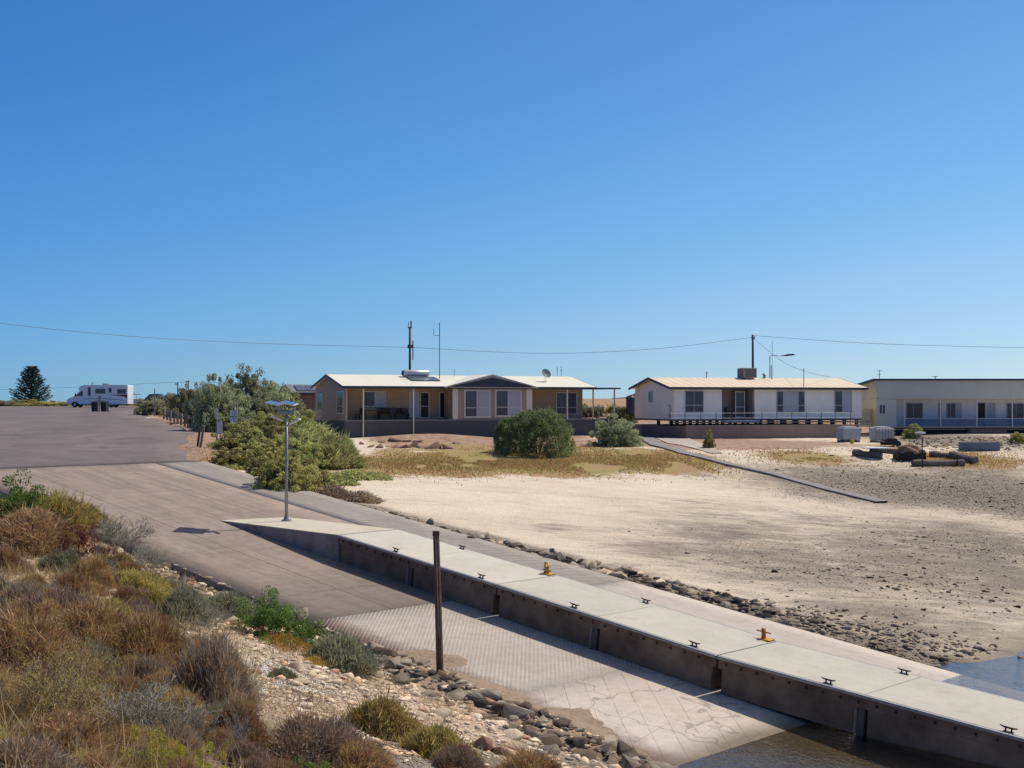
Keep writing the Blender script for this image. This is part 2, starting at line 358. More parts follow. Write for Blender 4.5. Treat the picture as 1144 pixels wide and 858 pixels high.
def ramp_mat(name, c1, c2, mode):
    m, nt, b = new_mat(name); g = G(nt)
    uv = g.n('ShaderNodeUVMap', {}); sep = g.n('ShaderNodeSeparateXYZ', {}, {0: uv}); U = nt.nodes[-1].outputs[0]; Qv = nt.nodes[-1].outputs[1]
    n1 = g.noise(uv, .35, 6, .65); n2 = g.noise(uv, 3.0, 6, .7); n3 = g.noise(uv, 22, 4, .8)
    c = g.mix(g.remap(n1, .32, .68), c1, c2)
    c = g.mix(g.math('MULTIPLY', g.remap(n2, .42, .72), .5), c, tuple(k * .62 for k in c1))
    c = g.mix(g.math('MULTIPLY', g.remap(n3, .4, .7), .35), c, tuple(min(.7, k * 1.35) for k in c2))
    st = g.n('ShaderNodeMapping', {}, {0: uv, 3: (2.4, .16, 1)}); n4 = g.noise(st, 1.5, 6, .7, .4)
    h = g.math('MULTIPLY', n3, .3)
    def line(v, sp, wd, off=0.0):           # 1 on a thin line every sp metres
        f = g.math('FRACT', g.math('DIVIDE', g.math('ADD', v, off), sp)); d = g.math('ABSOLUTE', g.math('SUBTRACT', f, .5))
        return g.remap(d, .5 - wd / sp, .5)
    wob = g.math('MULTIPLY', g.math('SUBTRACT', n2, .5), .35)
    if mode == 'lined':
        ll = g.math('ADD', g.math('MULTIPLY', U, .93), g.math('MULTIPLY', Qv, -.36)); ll = g.math('ADD', ll, g.math('MULTIPLY', n1, 1.4))
        s = g.math('SINE', g.math('MULTIPLY', ll, 2 * math.pi / .42))
        s = g.math('MULTIPLY', s, g.remap(n4, .3, .75))
        c = g.mix(g.math('MULTIPLY', g.remap(s, -.1, .8), .42), c, tuple(k * .5 for k in c1)); h = g.math('SUBTRACT', h, g.math('MULTIPLY', s, .5))
    if mode == 'upper':
        n5 = g.noise(g.n('ShaderNodeMapping', {}, {0: uv, 3: (.10, 1.7, 1)}), 1.3, 6, .7, .3); c = g.mix(g.math('MULTIPLY', g.remap(n5, .48, .72), .55), c, tuple(k * .5 for k in c1))
        c = g.mix(g.math('MULTIPLY', g.remap(g.noise(uv, .8, 5, .7, .8), .55, .72), .5), c, (.33, .28, .23))
        c = g.mix(g.math('MULTIPLY', g.remap(n4, .5, .8), .35), c, tuple(k * .55 for k in c1))
        l = g.math('MAXIMUM', g.math('MULTIPLY', line(g.math('ADD', U, wob), 5.6, .045, 2.6), g.remap(n1, .35, .6)), line(g.math('ADD', Qv, g.math('MULTIPLY', wob, .4)), 4.2, .045, 2.1))
        c = g.mix(g.math('MULTIPLY', l, .62), c, (.05, .04, .035)); h = g.math('SUBTRACT', h, l)
        s = g.math('SINE', g.math('MULTIPLY', g.math('ADD', Qv, U), 2 * math.pi / .3)); s2 = g.math('SINE', g.math('MULTIPLY', g.math('SUBTRACT', Qv, U), 2 * math.pi / .3))
        h = g.math('ADD', h, g.math('MULTIPLY', g.math('MULTIPLY', s, s2), g.math('MULTIPLY', g.remap(U, -6.0, 2.0), .35)))
        dk = g.remap(g.math('ADD', U, g.math('MULTIPLY', n2, 1.5)), .8, 4.5); c = g.mix(g.math('MULTIPLY', dk, .45), c, (.09, .078, .066))
    if mode == 'groove':
        a = g.math('ADD', g.math('MULTIPLY', U, .70), g.math('MULTIPLY', Qv, .714)); bb = g.math('SUBTRACT', g.math('MULTIPLY', U, .70), g.math('MULTIPLY', Qv, .714))
        s = g.math('SINE', g.math('MULTIPLY', a, 2 * math.pi / .10)); s2 = g.math('SINE', g.math('MULTIPLY', bb, 2 * math.pi / .17))
        p = g.math('MULTIPLY', s, g.math('ADD', .65, g.math('MULTIPLY', s2, .35)))
        c = g.mix(g.math('MULTIPLY', g.remap(p, .1, .9), .24), c, tuple(k * .38 for k in c1)); h = g.math('SUBTRACT', h, g.math('MULTIPLY', p, .8))
    if mode == 'grid':
        a = g.math('ADD', g.math('MULTIPLY', U, .64), g.math('MULTIPLY', Qv, .77)); a = g.math('ADD', a, g.math('MULTIPLY', wob, .18))
        bb = g.math('ADD', g.math('SUBTRACT', g.math('MULTIPLY', U, .97), g.math('MULTIPLY', Qv, -.25)), g.math('MULTIPLY', wob, .3))
        l = g.math('MAXIMUM', g.math('MULTIPLY', line(a, .50, .014), g.remap(n2, .25, .6)), g.math('MULTIPLY', line(bb, .85, .011), g.remap(n1, .42, .62)))
        vn = g.n('ShaderNodeTexVoronoi', {'feature': 'DISTANCE_TO_EDGE'}, {'Vector': g.n('ShaderNodeVectorMath', {'operation': 'ADD'}, {0: uv, 1: g.n('ShaderNodeTexNoise', {}, {'Vector': uv, 'Scale': 1.6}, out=1)}), 'Scale': .33})
        l = g.math('MAXIMUM', l, g.remap(vn, .012, .0))
        c = g.mix(g.math('MULTIPLY', l, .5), c, (.09, .07, .055)); h = g.math('SUBTRACT', h, l)
        wet = g.remap(g.math('ADD', U, g.math('MULTIPLY', n1, 1.0)), 16.9, 17.6); c = g.mix(g.math('MULTIPLY', wet, .8), c, (.10, .075, .04))
    if mode in ('lined', 'groove', 'grid'):
        dirt = g.remap(g.math('ADD', g.math('MULTIPLY', Qv, -1.0), g.math('MULTIPLY', n2, 1.6)), 4.5, 5.2)
        c = g.mix(g.math('MULTIPLY', dirt, .9), c, g.mix(n3, (.20, .135, .095), (.38, .27, .20)))
    nt.links.new(c, b.inputs['Base Color']); b.inputs['Roughness'].default_value = .85; b.inputs['Specular IOR Level'].default_value = .25
    nt.links.new(g.bump(h, .6, .012), b.inputs['Normal']); return m
mu = ramp_mat('ramp_concrete_brown', (.225, .175, .142), (.32, .252, .205), 'upper')
ml = ramp_mat('ramp_concrete_lined', (.235, .205, .18), (.33, .29, .25), 'lined')
mg = ramp_mat('ramp_concrete_grooved', (.36, .31, .26), (.44, .385, .33), 'groove')
mq = ramp_mat('ramp_concrete_grid', (.47, .39, .325), (.55, .47, .40), 'grid')
sheet_uq('boat_ramp', -21, 5.5, -4.8, 4.3, mu, 30, 8)
sheet_uq('boat_ramp', -21, 6.1, 4.3, 6.9, ml, 30, 4)
sheet_uq('boat_ramp', 5.5, 12.6, -4.8, 4.3, mg, 8, 8, dz=-.006)
sheet_uq('boat_ramp', 12.6, 26, -4.8, 4.3, mq, 14, 8, dz=-.01)
ml2 = ramp_mat('ramp_concrete_apron', (.40, .34, .29), (.48, .42, .36), 'plain')
sheet_uq('boat_ramp', 6.1, 21, 4.3, 6.9, ml2, 16, 4, dz=-.004)
am, nt, b = new_mat('asphalt'); g = G(nt)
uv = g.n('ShaderNodeUVMap', {}); n1 = g.noise(uv, .12, 6, .6); st = g.n('ShaderNodeMapping', {}, {0: uv, 3: (.9, .12, 1), 2: (0, 0, .5)}); n2 = g.noise(st, .5, 6, .65, .5); n3 = g.noise(uv, 14, 5, .8)
c = g.mix(g.remap(n1, .3, .7), (.125, .098, .098), (.17, .138, .134)); c = g.mix(g.math('MULTIPLY', g.remap(n2, .5, .72), .7), c, (.085, .068, .068))
c = g.mix(g.math('MULTIPLY', g.remap(n3, .4, .75), .35), c, (.30, .265, .245)); c = g.mix(g.math('MULTIPLY', g.remap(g.noise(uv, .45, 6, .75, 1.0), .5, .66), .5), c, (.075, .062, .06)); c = g.mix(g.math('MULTIPLY', g.remap(g.noise(uv, .22, 5, .7), .56, .7), .45), c, (.27, .225, .19))
sx = g.n('ShaderNodeSeparateXYZ', {}, {0: uv}); U = nt.nodes[-1].outputs[0]
sm = g.remap(g.math('ADD', U, g.math('MULTIPLY', n2, 1.2)), -21.6, -20.6); c = g.mix(g.math('MULTIPLY', sm, .7), c, (.06, .05, .05))
nt.links.new(c, b.inputs['Base Color']); b.inputs['Roughness'].default_value = .9; b.inputs['Specular IOR Level'].default_value = .2; nt.links.new(g.bump(n3, .5, .015), b.inputs['Normal'])
sheet_uq('road', -190, -21, 0, 0, am, 130, 30, th=.3, dz=.004, qf=lambda uu: (-45, float(qe(np.array(uu))) + .35 * math.sin(uu * .9) + .25 * math.sin(uu * 2.3)))
wm, nt, b = new_mat('water'); g = G(nt)
tc = g.n('ShaderNodeNewGeometry', out=0); mp = g.n('ShaderNodeMapping', {}, {0: tc, 3: (1, .5, 1)}); n1 = g.noise(mp, 3.5, 5, .6, .5)
bmp = g.bump(g.math('ADD', n1, g.noise(mp, 14, 3, .6, .3)), .6, .035)
gl = g.n('ShaderNodeBsdfGlossy', {}, {'Color': (1, 1, 1, 1), 'Roughness': .03, 'Normal': bmp}); tr = g.n('ShaderNodeBsdfTransparent', {}, {'Color': (.62, .60, .50, 1)})
fr = g.n('ShaderNodeFresnel', {}, {'IOR': 1.33, 'Normal': bmp}); fr = g.math('MULTIPLY', fr, 1.6, clamp=True)
mx = g.n('ShaderNodeMixShader', {}, {0: fr, 1: tr, 2: gl}); nt.links.new(mx, nt.nodes['Material Output'].inputs[0])
wx = np.array([[xy(a, c_) for a in (16.2, 22, 30, 60, 200)] for c_ in (-60, -20, 0, 8, 20, 60, 200)]); V = np.concatenate([wx.reshape(-1, 2), np.full((35, 1), WATER)], 1)
i = np.arange(24); r_, c_ = i // 4, i % 4; a = r_ * 5 + c_
tag(link('water', np_mesh('water', V, np.stack([a, a + 1, a + 6, a + 5], -1), wm)), kind='structure')

# ------------------------------------------------------------------ pontoons and the walkway
RZ = R(-46.8)
def Mpt(u, q, z): X, Y = xy(u, q); return (X, Y, z)
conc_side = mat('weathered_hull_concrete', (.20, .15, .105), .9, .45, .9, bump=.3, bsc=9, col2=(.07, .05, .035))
def stained(name, col):
    m, nt, b = new_mat(name); g = G(nt); tc = g.n('ShaderNodeNewGeometry', out=0); oi = g.n('ShaderNodeObjectInfo', out=5)
    n1 = g.noise(tc, .5, 6, .7); n2 = g.noise(tc, 3.2, 6, .75, .4); n3 = g.noise(tc, 40, 3, .8); n4 = g.noise(tc, 1.3, 4, .6, 1.5)
    c = g.mix(g.remap(n1, .3, .7), tuple(k * .82 for k in col), col); c = g.mix(g.math('MULTIPLY', g.remap(n2, .5, .75), .28), c, tuple(k * .55 for k in col)); c = g.mix(g.math('MULTIPLY', g.remap(n4, .58, .7), .35), c, (.40, .31, .22))
    c = g.mix(g.math('MULTIPLY', g.remap(n3, .5, .8), .25), c, tuple(k * .6 for k in col))
    vd_ = g.n('ShaderNodeTexVoronoi', {}, {'Vector': tc, 'Scale': 1.7}); c = g.mix(g.remap(vd_, .045, .02), c, (.75, .74, .70)); vd2 = g.n('ShaderNodeTexVoronoi', {}, {'Vector': tc, 'Scale': 2.6}); c = g.mix(g.math('MULTIPLY', g.remap(vd2, .05, .02), .6), c, (.12, .1, .08))
    c = g.n('ShaderNodeHueSaturation', {}, {'Value': g.math('MULTIPLY_ADD', oi, .14, .92), 'Color': c})
    nt.links.new(c, b.inputs['Base Color']); b.inputs['Roughness'].default_value = .85; b.inputs['Specular IOR Level'].default_value = .2; nt.links.new(g.bump(g.math('ADD', n3, n2), .2, .01), b.inputs['Normal']); return m
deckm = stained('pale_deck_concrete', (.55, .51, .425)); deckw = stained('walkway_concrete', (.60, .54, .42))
railm = mat('grey_alloy_rail', (.34, .33, .31), .5, .2, 6, metal=.4)
darkm = mat('dark_iron', (.05, .045, .042), .6, .3, 20, metal=.3)
yel = mat('yellow_paint', (.62, .33, .035), .45, .2, 8, col2=(.42, .22, .04))
blk = mat('black_rubber', (.02, .02, .022), .7, .3, 12)
NODES = [(0, -4.25), (3.72, -4.62), (7.44, -4.99), (11.16, -5.39), (14.88, -5.79), (18.6, -6.03), (22.32, -6.27)]
def cleat():
    m = MB(); m.box(-.10, .10, -.035, .035, .0, .012); m.tube([(-.06, 0, .01), (-.055, 0, .075)], .018, 8); m.tube([(.06, 0, .01), (.055, 0, .075)], .018, 8)
    m.tube([(-.17, 0, .10), (-.10, 0, .082), (0, 0, .08), (.10, 0, .082), (.17, 0, .10)], [.010, .018, .02, .018, .010], 8); return m
labs = ['topmost grey concrete pontoon, joined to the fixed concrete walkway', 'middle grey concrete pontoon, between the two yellow bollards', 'lowest concrete pontoon, running down into the water']
for k in range(3):
    (u0, z0), (um, zm), (u1, z1) = NODES[2 * k], NODES[2 * k + 1], NODES[2 * k + 2]
    X, Y = xy(u0, 0); pit = math.atan2(z0 - z1, u1 - u0); L = math.hypot(u1 - u0, z1 - z0)
    root = empty('pontoon', (X, Y, z0), 0, labs[k], 'pontoon', 'concrete pontoons on the boat ramp')
    root.rotation_euler = (0, pit, RZ)
    gq = .04; H = L / 2
    h = MB()
    for s0, s1 in ((.05, H - .12), (H + .02, L - .14)):   # hull in two floats with a recess between
        h.box(s0 + .06, s1, .06, 2.34, -.88, -.22, .015)
    h.box(.03, L - .03, .03, 2.37, -.30, -.055, .01)
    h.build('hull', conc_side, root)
    MB().box(.02, H - .008, .05, 2.36, -.055, 0, .008).build('deck_slab', deckm, root)
    MB().box(H + .008, L - .02, .05, 2.36, -.055, 0, .008).build('deck_slab', deckm, root)
    for q0 in (-.03, 2.36):
        e = MB(); e.box(.02, L - .02, q0, q0 + .08, -.075, -.004, .012); e.box(.02, L - .02, q0 - .012, q0 + .088, -.05, -.03, .004)
        e.build('edge_rail', railm, root)
    for i in range(int(L / .42)):
        for qq in (.018,):
            bt = MB()
            bt.tube([(.25 + i * .42, qq + .012, -.17), (.25 + i * .42, qq - .025, -.17)], .026, 6)
            bt.box(.235 + i * .42, .265 + i * .42, qq - .01, qq + .012, -.21, -.17)
            bt.build('bolt', darkm, root)
    f = MB(); f.box(H - .12, H + .02, .035, .12, -.88, -.30); f.build('recess_post', mat('recess_steel', (.10, .085, .075), .7, .4, 5), root)
    f = MB(); f.tube([(H - .18, .045, -.30), (H - .18, .045, -.86)], .035, 8); f.build('drain_pipe', mat('pipe_grey', (.2, .19, .17), .6, .3, 5), root)
    for s_, q_ in ((H - 1.0 + .1, .12), (L - .75, .12), (H - .35, 2.28), (L - .35, 2.28))[(0 if k != 0 else 0):]:
        if k > 0 and q_ > 2 and s_ > H and k == 1: continue
        c_ = cleat().build('cleat', darkm, root); c_.location = (s_, q_, 0)
# fixed concrete walkway (wedge) at the head of the pontoons
wk = empty('walkway', (*xy(0, 0), 0), RZ, 'fixed pale concrete walkway wedge with the light pole on it', 'walkway')
tipu = -7.35
pr = MB()
b1 = [(tipu, .0), (0, 0), (0, 2.4), (tipu + .6, 2.4)]
def wz(s): return -4.32 + .07 * (s - tipu) / 7.35
A_ = [pr.bm.verts.new((s, q_, wz(s) - .03)) for s, q_ in b1]; B_ = [pr.bm.verts.new((s, q_, -5.6 if i in (1, 2) else -4.9)) for i, (s, q_) in enumerate(b1)]
pr.bm.faces.new(A_); pr.bm.faces.new(B_[::-1])
for i in range(4): pr.bm.faces.new((A_[i], B_[i], B_[(i + 1) % 4], A_[(i + 1) % 4]))
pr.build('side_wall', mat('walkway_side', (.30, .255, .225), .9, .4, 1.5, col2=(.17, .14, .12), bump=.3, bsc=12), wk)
pr = MB(); A_ = [pr.bm.verts.new((s, q_, wz(s))) for s, q_ in b1]; B_ = [pr.bm.verts.new((s, q_, wz(s) - .03)) for s, q_ in b1]
pr.bm.faces.new(A_); pr.bm.faces.new(B_[::-1])
for i in range(4): pr.bm.faces.new((A_[i], B_[i], B_[(i + 1) % 4], A_[(i + 1) % 4]))
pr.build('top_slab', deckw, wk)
MB().box(-.02, .05, 0.1, 2.3, -4.262, -4.243).build('hinge_plate', railm, wk)
# yellow mooring bollards standing at joints of the pontoons
for k, (uu, zz, lab) in enumerate([(7.15, -4.97, 'upright yellow bollard with a loop, on the pontoon edge nearer the walkway'), (14.6, -5.77, 'squat yellow and orange bollard with a cross bar, on the lower pontoon joint')]):
    X, Y = xy(uu, 2.22); r = empty('bollard', (X, Y, zz), RZ, lab, 'bollard', 'yellow bollards on the pontoons')
    MB().box(-.24, .24, -.14, .14, 0, .028, .008).build('base_plate', yel, r)
    p = MB(); p.tube([(0, 0, .02), (0, 0, .27 if k else .22)], .055, 12)
    if k == 0: p.tube([(-.07, 0, .03), (-.075, 0, .24), (-.04, 0, .33), (.04, 0, .33), (.075, 0, .24), (.07, 0, .03)], .03, 8)
    p.build('post', yel if k == 0 else mat('orange_rust_paint', (.40, .17, .05), .6, .3, 9), r, True)
    if k: MB().tube([(-.2, 0, .2), (.2, 0, .17)], .018, 8).build('cross_bar', mat('orange_rust_paint', (.4, .17, .05)), r, True)

# solar light pole on the walkway
galv = mat('galvanised_steel', (.30, .30, .30), .5, .25, 6, metal=.5)
px_, py_, _ = Mpt(-5.35, 1.5, 0); zb_ = wz(-5.35)
lp = empty('solar_light_pole', (px_, py_, zb_), 0, 'tall thin solar light pole with two lamp arms and panels', 'light pole')
MB().tube([(0, 0, .02), (0, 0, 4.0)], [.062, .048], 12).build('pole', galv, lp, True)
m = MB(); m.box(-.17, .17, -.17, .17, 0, .025, .004)
for a in range(4): m.tube([((.12, -.12)[a % 2], (.12, -.12)[a // 2], .02), ((.12, -.12)[a % 2], (.12, -.12)[a // 2], .07)], .015, 6)
m.tube([(0, 0, .02), (0, 0, .16)], [.11, .08], 10); m.build('base_flange', galv, lp)
white_al = mat('white_lamp_shell', (.62, .62, .60), .4, .08, 8)
def arm(p0, p1, wd):
    m = MB(); a, c_ = Vector(p0), Vector(p1); m.tube([a, a.lerp(c_, .3)], .028, 8); o = m.build('lamp_arm', galv, lp, True)
    h = MB(); d = (c_ - a).normalized(); s = a.lerp(c_, .25); n_ = d.cross(Vector((0, 0, 1))).normalized()
    ln = (c_ - s).length; Mx = Matrix.Translation(s) @ Matrix((d, n_, d.cross(n_))).transposed().to_4x4()
    h.box(0, ln, -wd / 2, wd / 2, -.025, .03, .015, M=Mx); h.build('lamp_head', white_al, o)
arm((0, 0, 3.42), (.52, -.25, 3.66), .16); arm((0, 0, 3.55), (-.52, -.15, 3.76), .16)
MB().box(-.26, .30, -.1, .1, 3.82, 3.94, .01).build('battery_box', galv, lp)
MB().box(-.30, -.25, -.04, .04, 3.92, 4.10).build('bracket', galv, lp); m = MB(); m.box(.26, .31, -.04, .04, 3.92, 4.10); m.box(-.27, .28, -.03, .03, 3.93, 3.97); m.tube([(0, 0, 3.9), (-.1, .1, 4.16)], .03, 8); m.build('bracket', galv, lp)
pv, nt, b = new_mat('solar_cells'); g = G(nt); tc = g.n('ShaderNodeTexCoord', out=3)
br = g.n('ShaderNodeTexBrick', {'offset': 0.0}, {'Vector': tc, 'Color1': (.02, .03, .075, 1), 'Color2': (.025, .035, .085, 1), 'Mortar': (.35, .37, .4, 1), 'Scale': 1, 'Mortar Size': .008, 'Brick Width': .16, 'Row Height': .16})
nt.links.new(br, b.inputs['Base Color']); b.inputs['Roughness'].default_value = .18
for sx_ in (-.56, -.02):
    tilt = Matrix.Translation((-.22 + (sx_ + .31), .16, 4.22)) @ Matrix.Rotation(R(12), 4, 'Y') @ Matrix.Rotation(R(4), 4, 'X')
    fr_ = MB(); fr_.box(-.25, .25, -.46, .46, -.02, .02, .004, M=tilt); fo = fr_.build('solar_panel', white_al, lp)
    c_ = MB(); c_.box(-.23, .23, -.435, .435, .021, .026, M=tilt); c_.build('solar_cells', pv, fo)

# rusty square post in the near bank
x0, y0, z0 = hit(492, 757); 
wp = empty('timber_post', (x0, y0, z0 - .2), 0, 'tall weathered dark timber post standing in the rocks of the near bank', 'post')
wood = mat('weathered_timber', (.14, .085, .06), .9, .5, 3, bump=.6, bsc=14, col2=(.05, .035, .03))
m = MB(); m.tube([(0, 0, 0), (-.03, 0, 1.1), (-.06, 0, 2.2), (-.10, 0, 3.42)], [.085, .082, .078, .072], 10)
ob = m.build('post_shaft', wood, wp)
MB().box(-.175, -.025, -.075, .075, 3.36, 3.47, .01).build('iron_cap', mat('rust_iron', (.09, .05, .04), .8, .4, 20), wp)
MB().tube([(-.1, -.085, 3.3), (-.03, -.09, 1.2)], .009, 6).build('conduit', galv, wp)

# ------------------------------------------------------------------ houses
class House:
    """frame of a house: x along the front, y into the depth, z up from the floor"""
    def __init__(s, X0, Y0, phi, fz, name, label, group=None):
        s.X0, s.Y0, s.c, s.s, s.fz = X0, Y0, math.cos(R(phi)), math.sin(R(phi)), fz
        s.root = empty(name, (X0, Y0, fz), R(phi), label, 'house', group); s.phi = R(phi)
    def lx(s, px, d=0): t = (px - CX) / F; return (t * (s.Y0 + s.c * d) - s.X0 + s.s * d) / (s.c - t * s.s)
    def ld(s, px, x=0): t = (px - CX) / F; return (s.X0 + s.c * x - t * (s.Y0 + s.s * x)) / (s.s + t * s.c)
    def lz(s, py, x, d=0): return (YH - py) / F * (s.Y0 + s.s * x + s.c * d) - s.fz
    def P(s, x, d, z): return (s.X0 + s.c * x - s.s * d, s.Y0 + s.s * x + s.c * d, s.fz + z)
def roofmat(name, col, ax=0, sp=.22):
    if name in MC: return MC[name]
    m, nt, b = new_mat(name); g = G(nt); tc = g.n('ShaderNodeTexCoord', out=3)
    sx = g.n('ShaderNodeSeparateXYZ', {}, {0: tc}, out=ax)
    s = g.math('SINE', g.math('MULTIPLY', sx, 2 * math.pi / sp)); n1 = g.noise(tc, .5, 5, .6)
    st = g.n('ShaderNodeMapping', {}, {0: tc, 3: (1.2, .12, .3)}); n2 = g.noise(st, 1.6, 4, .6)
    c = g.mix(g.remap(n1, .3, .7), tuple(k * .93 for k in col), col); c = g.mix(g.math('MULTIPLY', g.remap(n2, .5, .75), .25), c, tuple(k * .7 for k in col))
    c = g.mix(g.math('MULTIPLY', g.remap(s, .55, 1.0), .3), c, tuple(k * .6 for k in col))
    nt.links.new(c, b.inputs['Base Color']); b.inputs['Roughness'].default_value = .6; b.inputs['Specular IOR Level'].default_value = .25; nt.links.new(g.bump(s, .5, .02), b.inputs['Normal']); MC[name] = m; return m
def cladmat(name, col, sp=.3, axis=0, dark=.7):
    """wall cladding with joints, and a little grime"""
    if name in MC: return MC[name]
    m, nt, b = new_mat(name); g = G(nt); tc = g.n('ShaderNodeTexCoord', out=3)
    sx = g.n('ShaderNodeSeparateXYZ', {}, {0: tc}, out=axis)
    f = g.math('ABSOLUTE', g.math('SUBTRACT', g.math('FRACT', g.math('DIVIDE', sx, sp)), .5)); l = g.remap(f, .46, .5)
    n1 = g.noise(tc, .9, 5, .65); c = g.mix(g.remap(n1, .3, .7), tuple(k * .9 for k in col), col)
    c = g.mix(g.math('MULTIPLY', l, .6), c, tuple(k * dark for k in col))
    nt.links.new(c, b.inputs['Base Color']); b.inputs['Roughness'].default_value = .8; b.inputs['Specular IOR Level'].default_value = .2
    nt.links.new(g.bump(g.math('MULTIPLY', l, -1.0), .5, .01), b.inputs['Normal']); MC[name] = m; return m
glass, nt, b = new_mat('window_glass'); g = G(nt); tc = g.n('ShaderNodeTexCoord', out=3)
c = g.mix(g.noise(tc, .8, 2), (.035, .038, .05), (.10, .105, .13)); nt.links.new(c, b.inputs['Base Color']); b.inputs['Roughness'].default_value = .08; b.inputs['Specular IOR Level'].default_value = .5
blind = mat('vertical_blind', (.42, .43, .46), .7, .12, 5)
dark = mat('dark_opening', (.018, .018, .022), .5, .3, 5)
framem = mat('cream_frame', (.62, .57, .49), .6, .08, 3)
brownfr = mat('brown_frame', (.16, .12, .10), .6, .1, 3)
trimd = mat('dark_fascia', (.045, .05, .07), .5, .15, 3)
def window(h, x0, x1, z0, z1, d, fm=framem, panes=((0, 1, 'g'),), rail=None, w=.07, name='window', depth=.05):
    """a framed window proud of the wall plane y=d; panes are fractions of the width"""
    f = MB(); f.box(x0 - w, x1 + w, d - depth, d, z1, z1 + w); f.box(x0 - w, x1 + w, d - depth - .02, d, z0 - w, z0); f.box(x0 - w, x0, d - depth, d, z0, z1); f.box(x1, x1 + w, d - depth, d, z0, z1)
    if rail: f.box(x0, x1, d - depth + .004, d, z0 + (z1 - z0) * rail - .025, z0 + (z1 - z0) * rail + .025)
    for a, bb, k in panes[1:]: f.box(x0 + (x1 - x0) * a - .022, x0 + (x1 - x0) * a + .022, d - depth + .008, d, z0, z1)
    o = f.build(name, fm, h.root)
    for a, bb, k in panes: MB().box(x0 + (x1 - x0) * a, x0 + (x1 - x0) * bb, d - .022, d - .006, z0, z1).build('pane', {'g': glass, 'b': blind, 'd': dark}[k], o)
    return o
def side_window(h, y0, y1, z0, z1, x, fm=framem, w=.06, rail=None, k='g'):
    f = MB(); f.box(x - .05, x, y0 - w, y1 + w, z1, z1 + w); f.box(x - .06, x, y0 - w, y1 + w, z0 - w, z0); f.box(x - .05, x, y0 - w, y0, z0, z1); f.box(x - .05, x, y1, y1 + w, z0, z1)
    if rail: f.box(x - .045, x, y0, y1, z0 + (z1 - z0) * rail - .02, z0 + (z1 - z0) * rail + .02)
    o = f.build('window', fm, h.root)
    MB().box(x - .022, x - .006, y0, y1, z0, z1).build('pane', {'g': glass, 'd': dark}[k], o)
def gable_roof(h, x0, x1, y0, y1, ze, zr, m, th=.07, name='roof', fm=trimd):
    ym = (y0 + y1) / 2
    p = MB(); p.prism([(y0, ze), (ym, zr), (y1, ze), (y1, ze - th), (ym, zr - th), (y0, ze - th)], x0, x1, 'x'); r = p.build(name, m, h.root)
    f = MB(); f.box(x0 - .01, x1 + .01, y0 - .03, y0, ze - .2, ze - .01); f.build('gutter', fm, r)
    for xx in (x0 - .03, x1):
        f = MB(); f.prism([(y0 - .02, ze + .0), (ym, zr + .015), (y1, ze), (y1, ze - .2), (ym, zr - .2), (y0 - .02, ze - .2)], xx, xx + .03, 'x'); f.build('barge_board', fm, r)
    return r
# --- house with the cream roof and the verandah
h1 = House(-12.8, 93, 25, -1.36, 'house', 'tan house with long cream roof, front gable and verandah, above dark skirting')
D1 = 8.5; E1 = 2.53; RG1 = 3.50; L1 = 21.9; GR1 = -1.75
taupe = cladmat('taupe_cladding', (.40, .31, .235), .24, 2, .8); tan = cladmat('tan_cladding', (.42, .31, .20), .9, 0, .85); cream = mat('cream_trim', (.74, .66, .50), .7, .08, 2)
roof1 = roofmat('cream_roof_sheet', (.74, .71, .58)); skirt = cladmat('charcoal_skirting', (.105, .10, .105), .4, 0, .45)
m = MB(); m.prism([(0, -.15), (D1, -.15), (D1, E1 - .1), (D1 / 2, RG1 - .1), (0, E1 - .1)], 0, .14, 'x'); m.build('wall', taupe, h1.root)
vd = 1.9; xg0, xg1 = h1.lx(506), h1.lx(594)
MB().box(.14, xg0 + .1, vd, vd + .14, -.1, E1 - .1).build('wall', tan, h1.root)
MB().box(xg1 - .1, L1 - .35, vd, vd + .14, -.1, E1 - .1).build('wall', tan, h1.root)
MB().box(xg0, xg1, .02, .16, -.1, E1 - .2).build('wall', taupe, h1.root)
for xx in (xg0, xg1 - .14): MB().box(xx, xx + .14, .16, vd, -.1, E1 - .1).build('wall', tan, h1.root)
m = MB(); m.prism([(vd, -.15), (D1, -.15), (D1, E1 - .1), (D1 / 2, RG1 - .1), (vd, E1 + .3)], L1 - .35, L1 - .2, 'x'); m.build('wall', tan, h1.root)
MB().box(.14, L1 - .35, D1 - .14, D1, -.1, E1 - .1).build('wall', tan, h1.root)
gable_roof(h1, -.3, L1, -.15, D1 + .3, E1, RG1, roof1)
MB().box(.14, L1 - .35, .02, D1 - .14, -.16, -.1).build('floor', mat('verandah_floor', (.3, .27, .24), .8, .2, 2), h1.root)
sk = MB(); sk.box(-.05, L1 + 1.2, -.04, .0, GR1, -.17); sk.build('base_skirt', skirt, h1.root)
MB().box(-.05, -.01, .0, D1, GR1, -.17).build('base_skirt', skirt, h1.root)
MB().box(L1 + 1.16, L1 + 1.2, .0, D1 * .8, GR1, -.17).build('base_skirt', skirt, h1.root)
MB().box(-.06, L1 + 1.21, -.09, -.045, -.21, -.13).build('skirt_rail', mat('grey_rail', (.25, .23, .22), .7), h1.root)
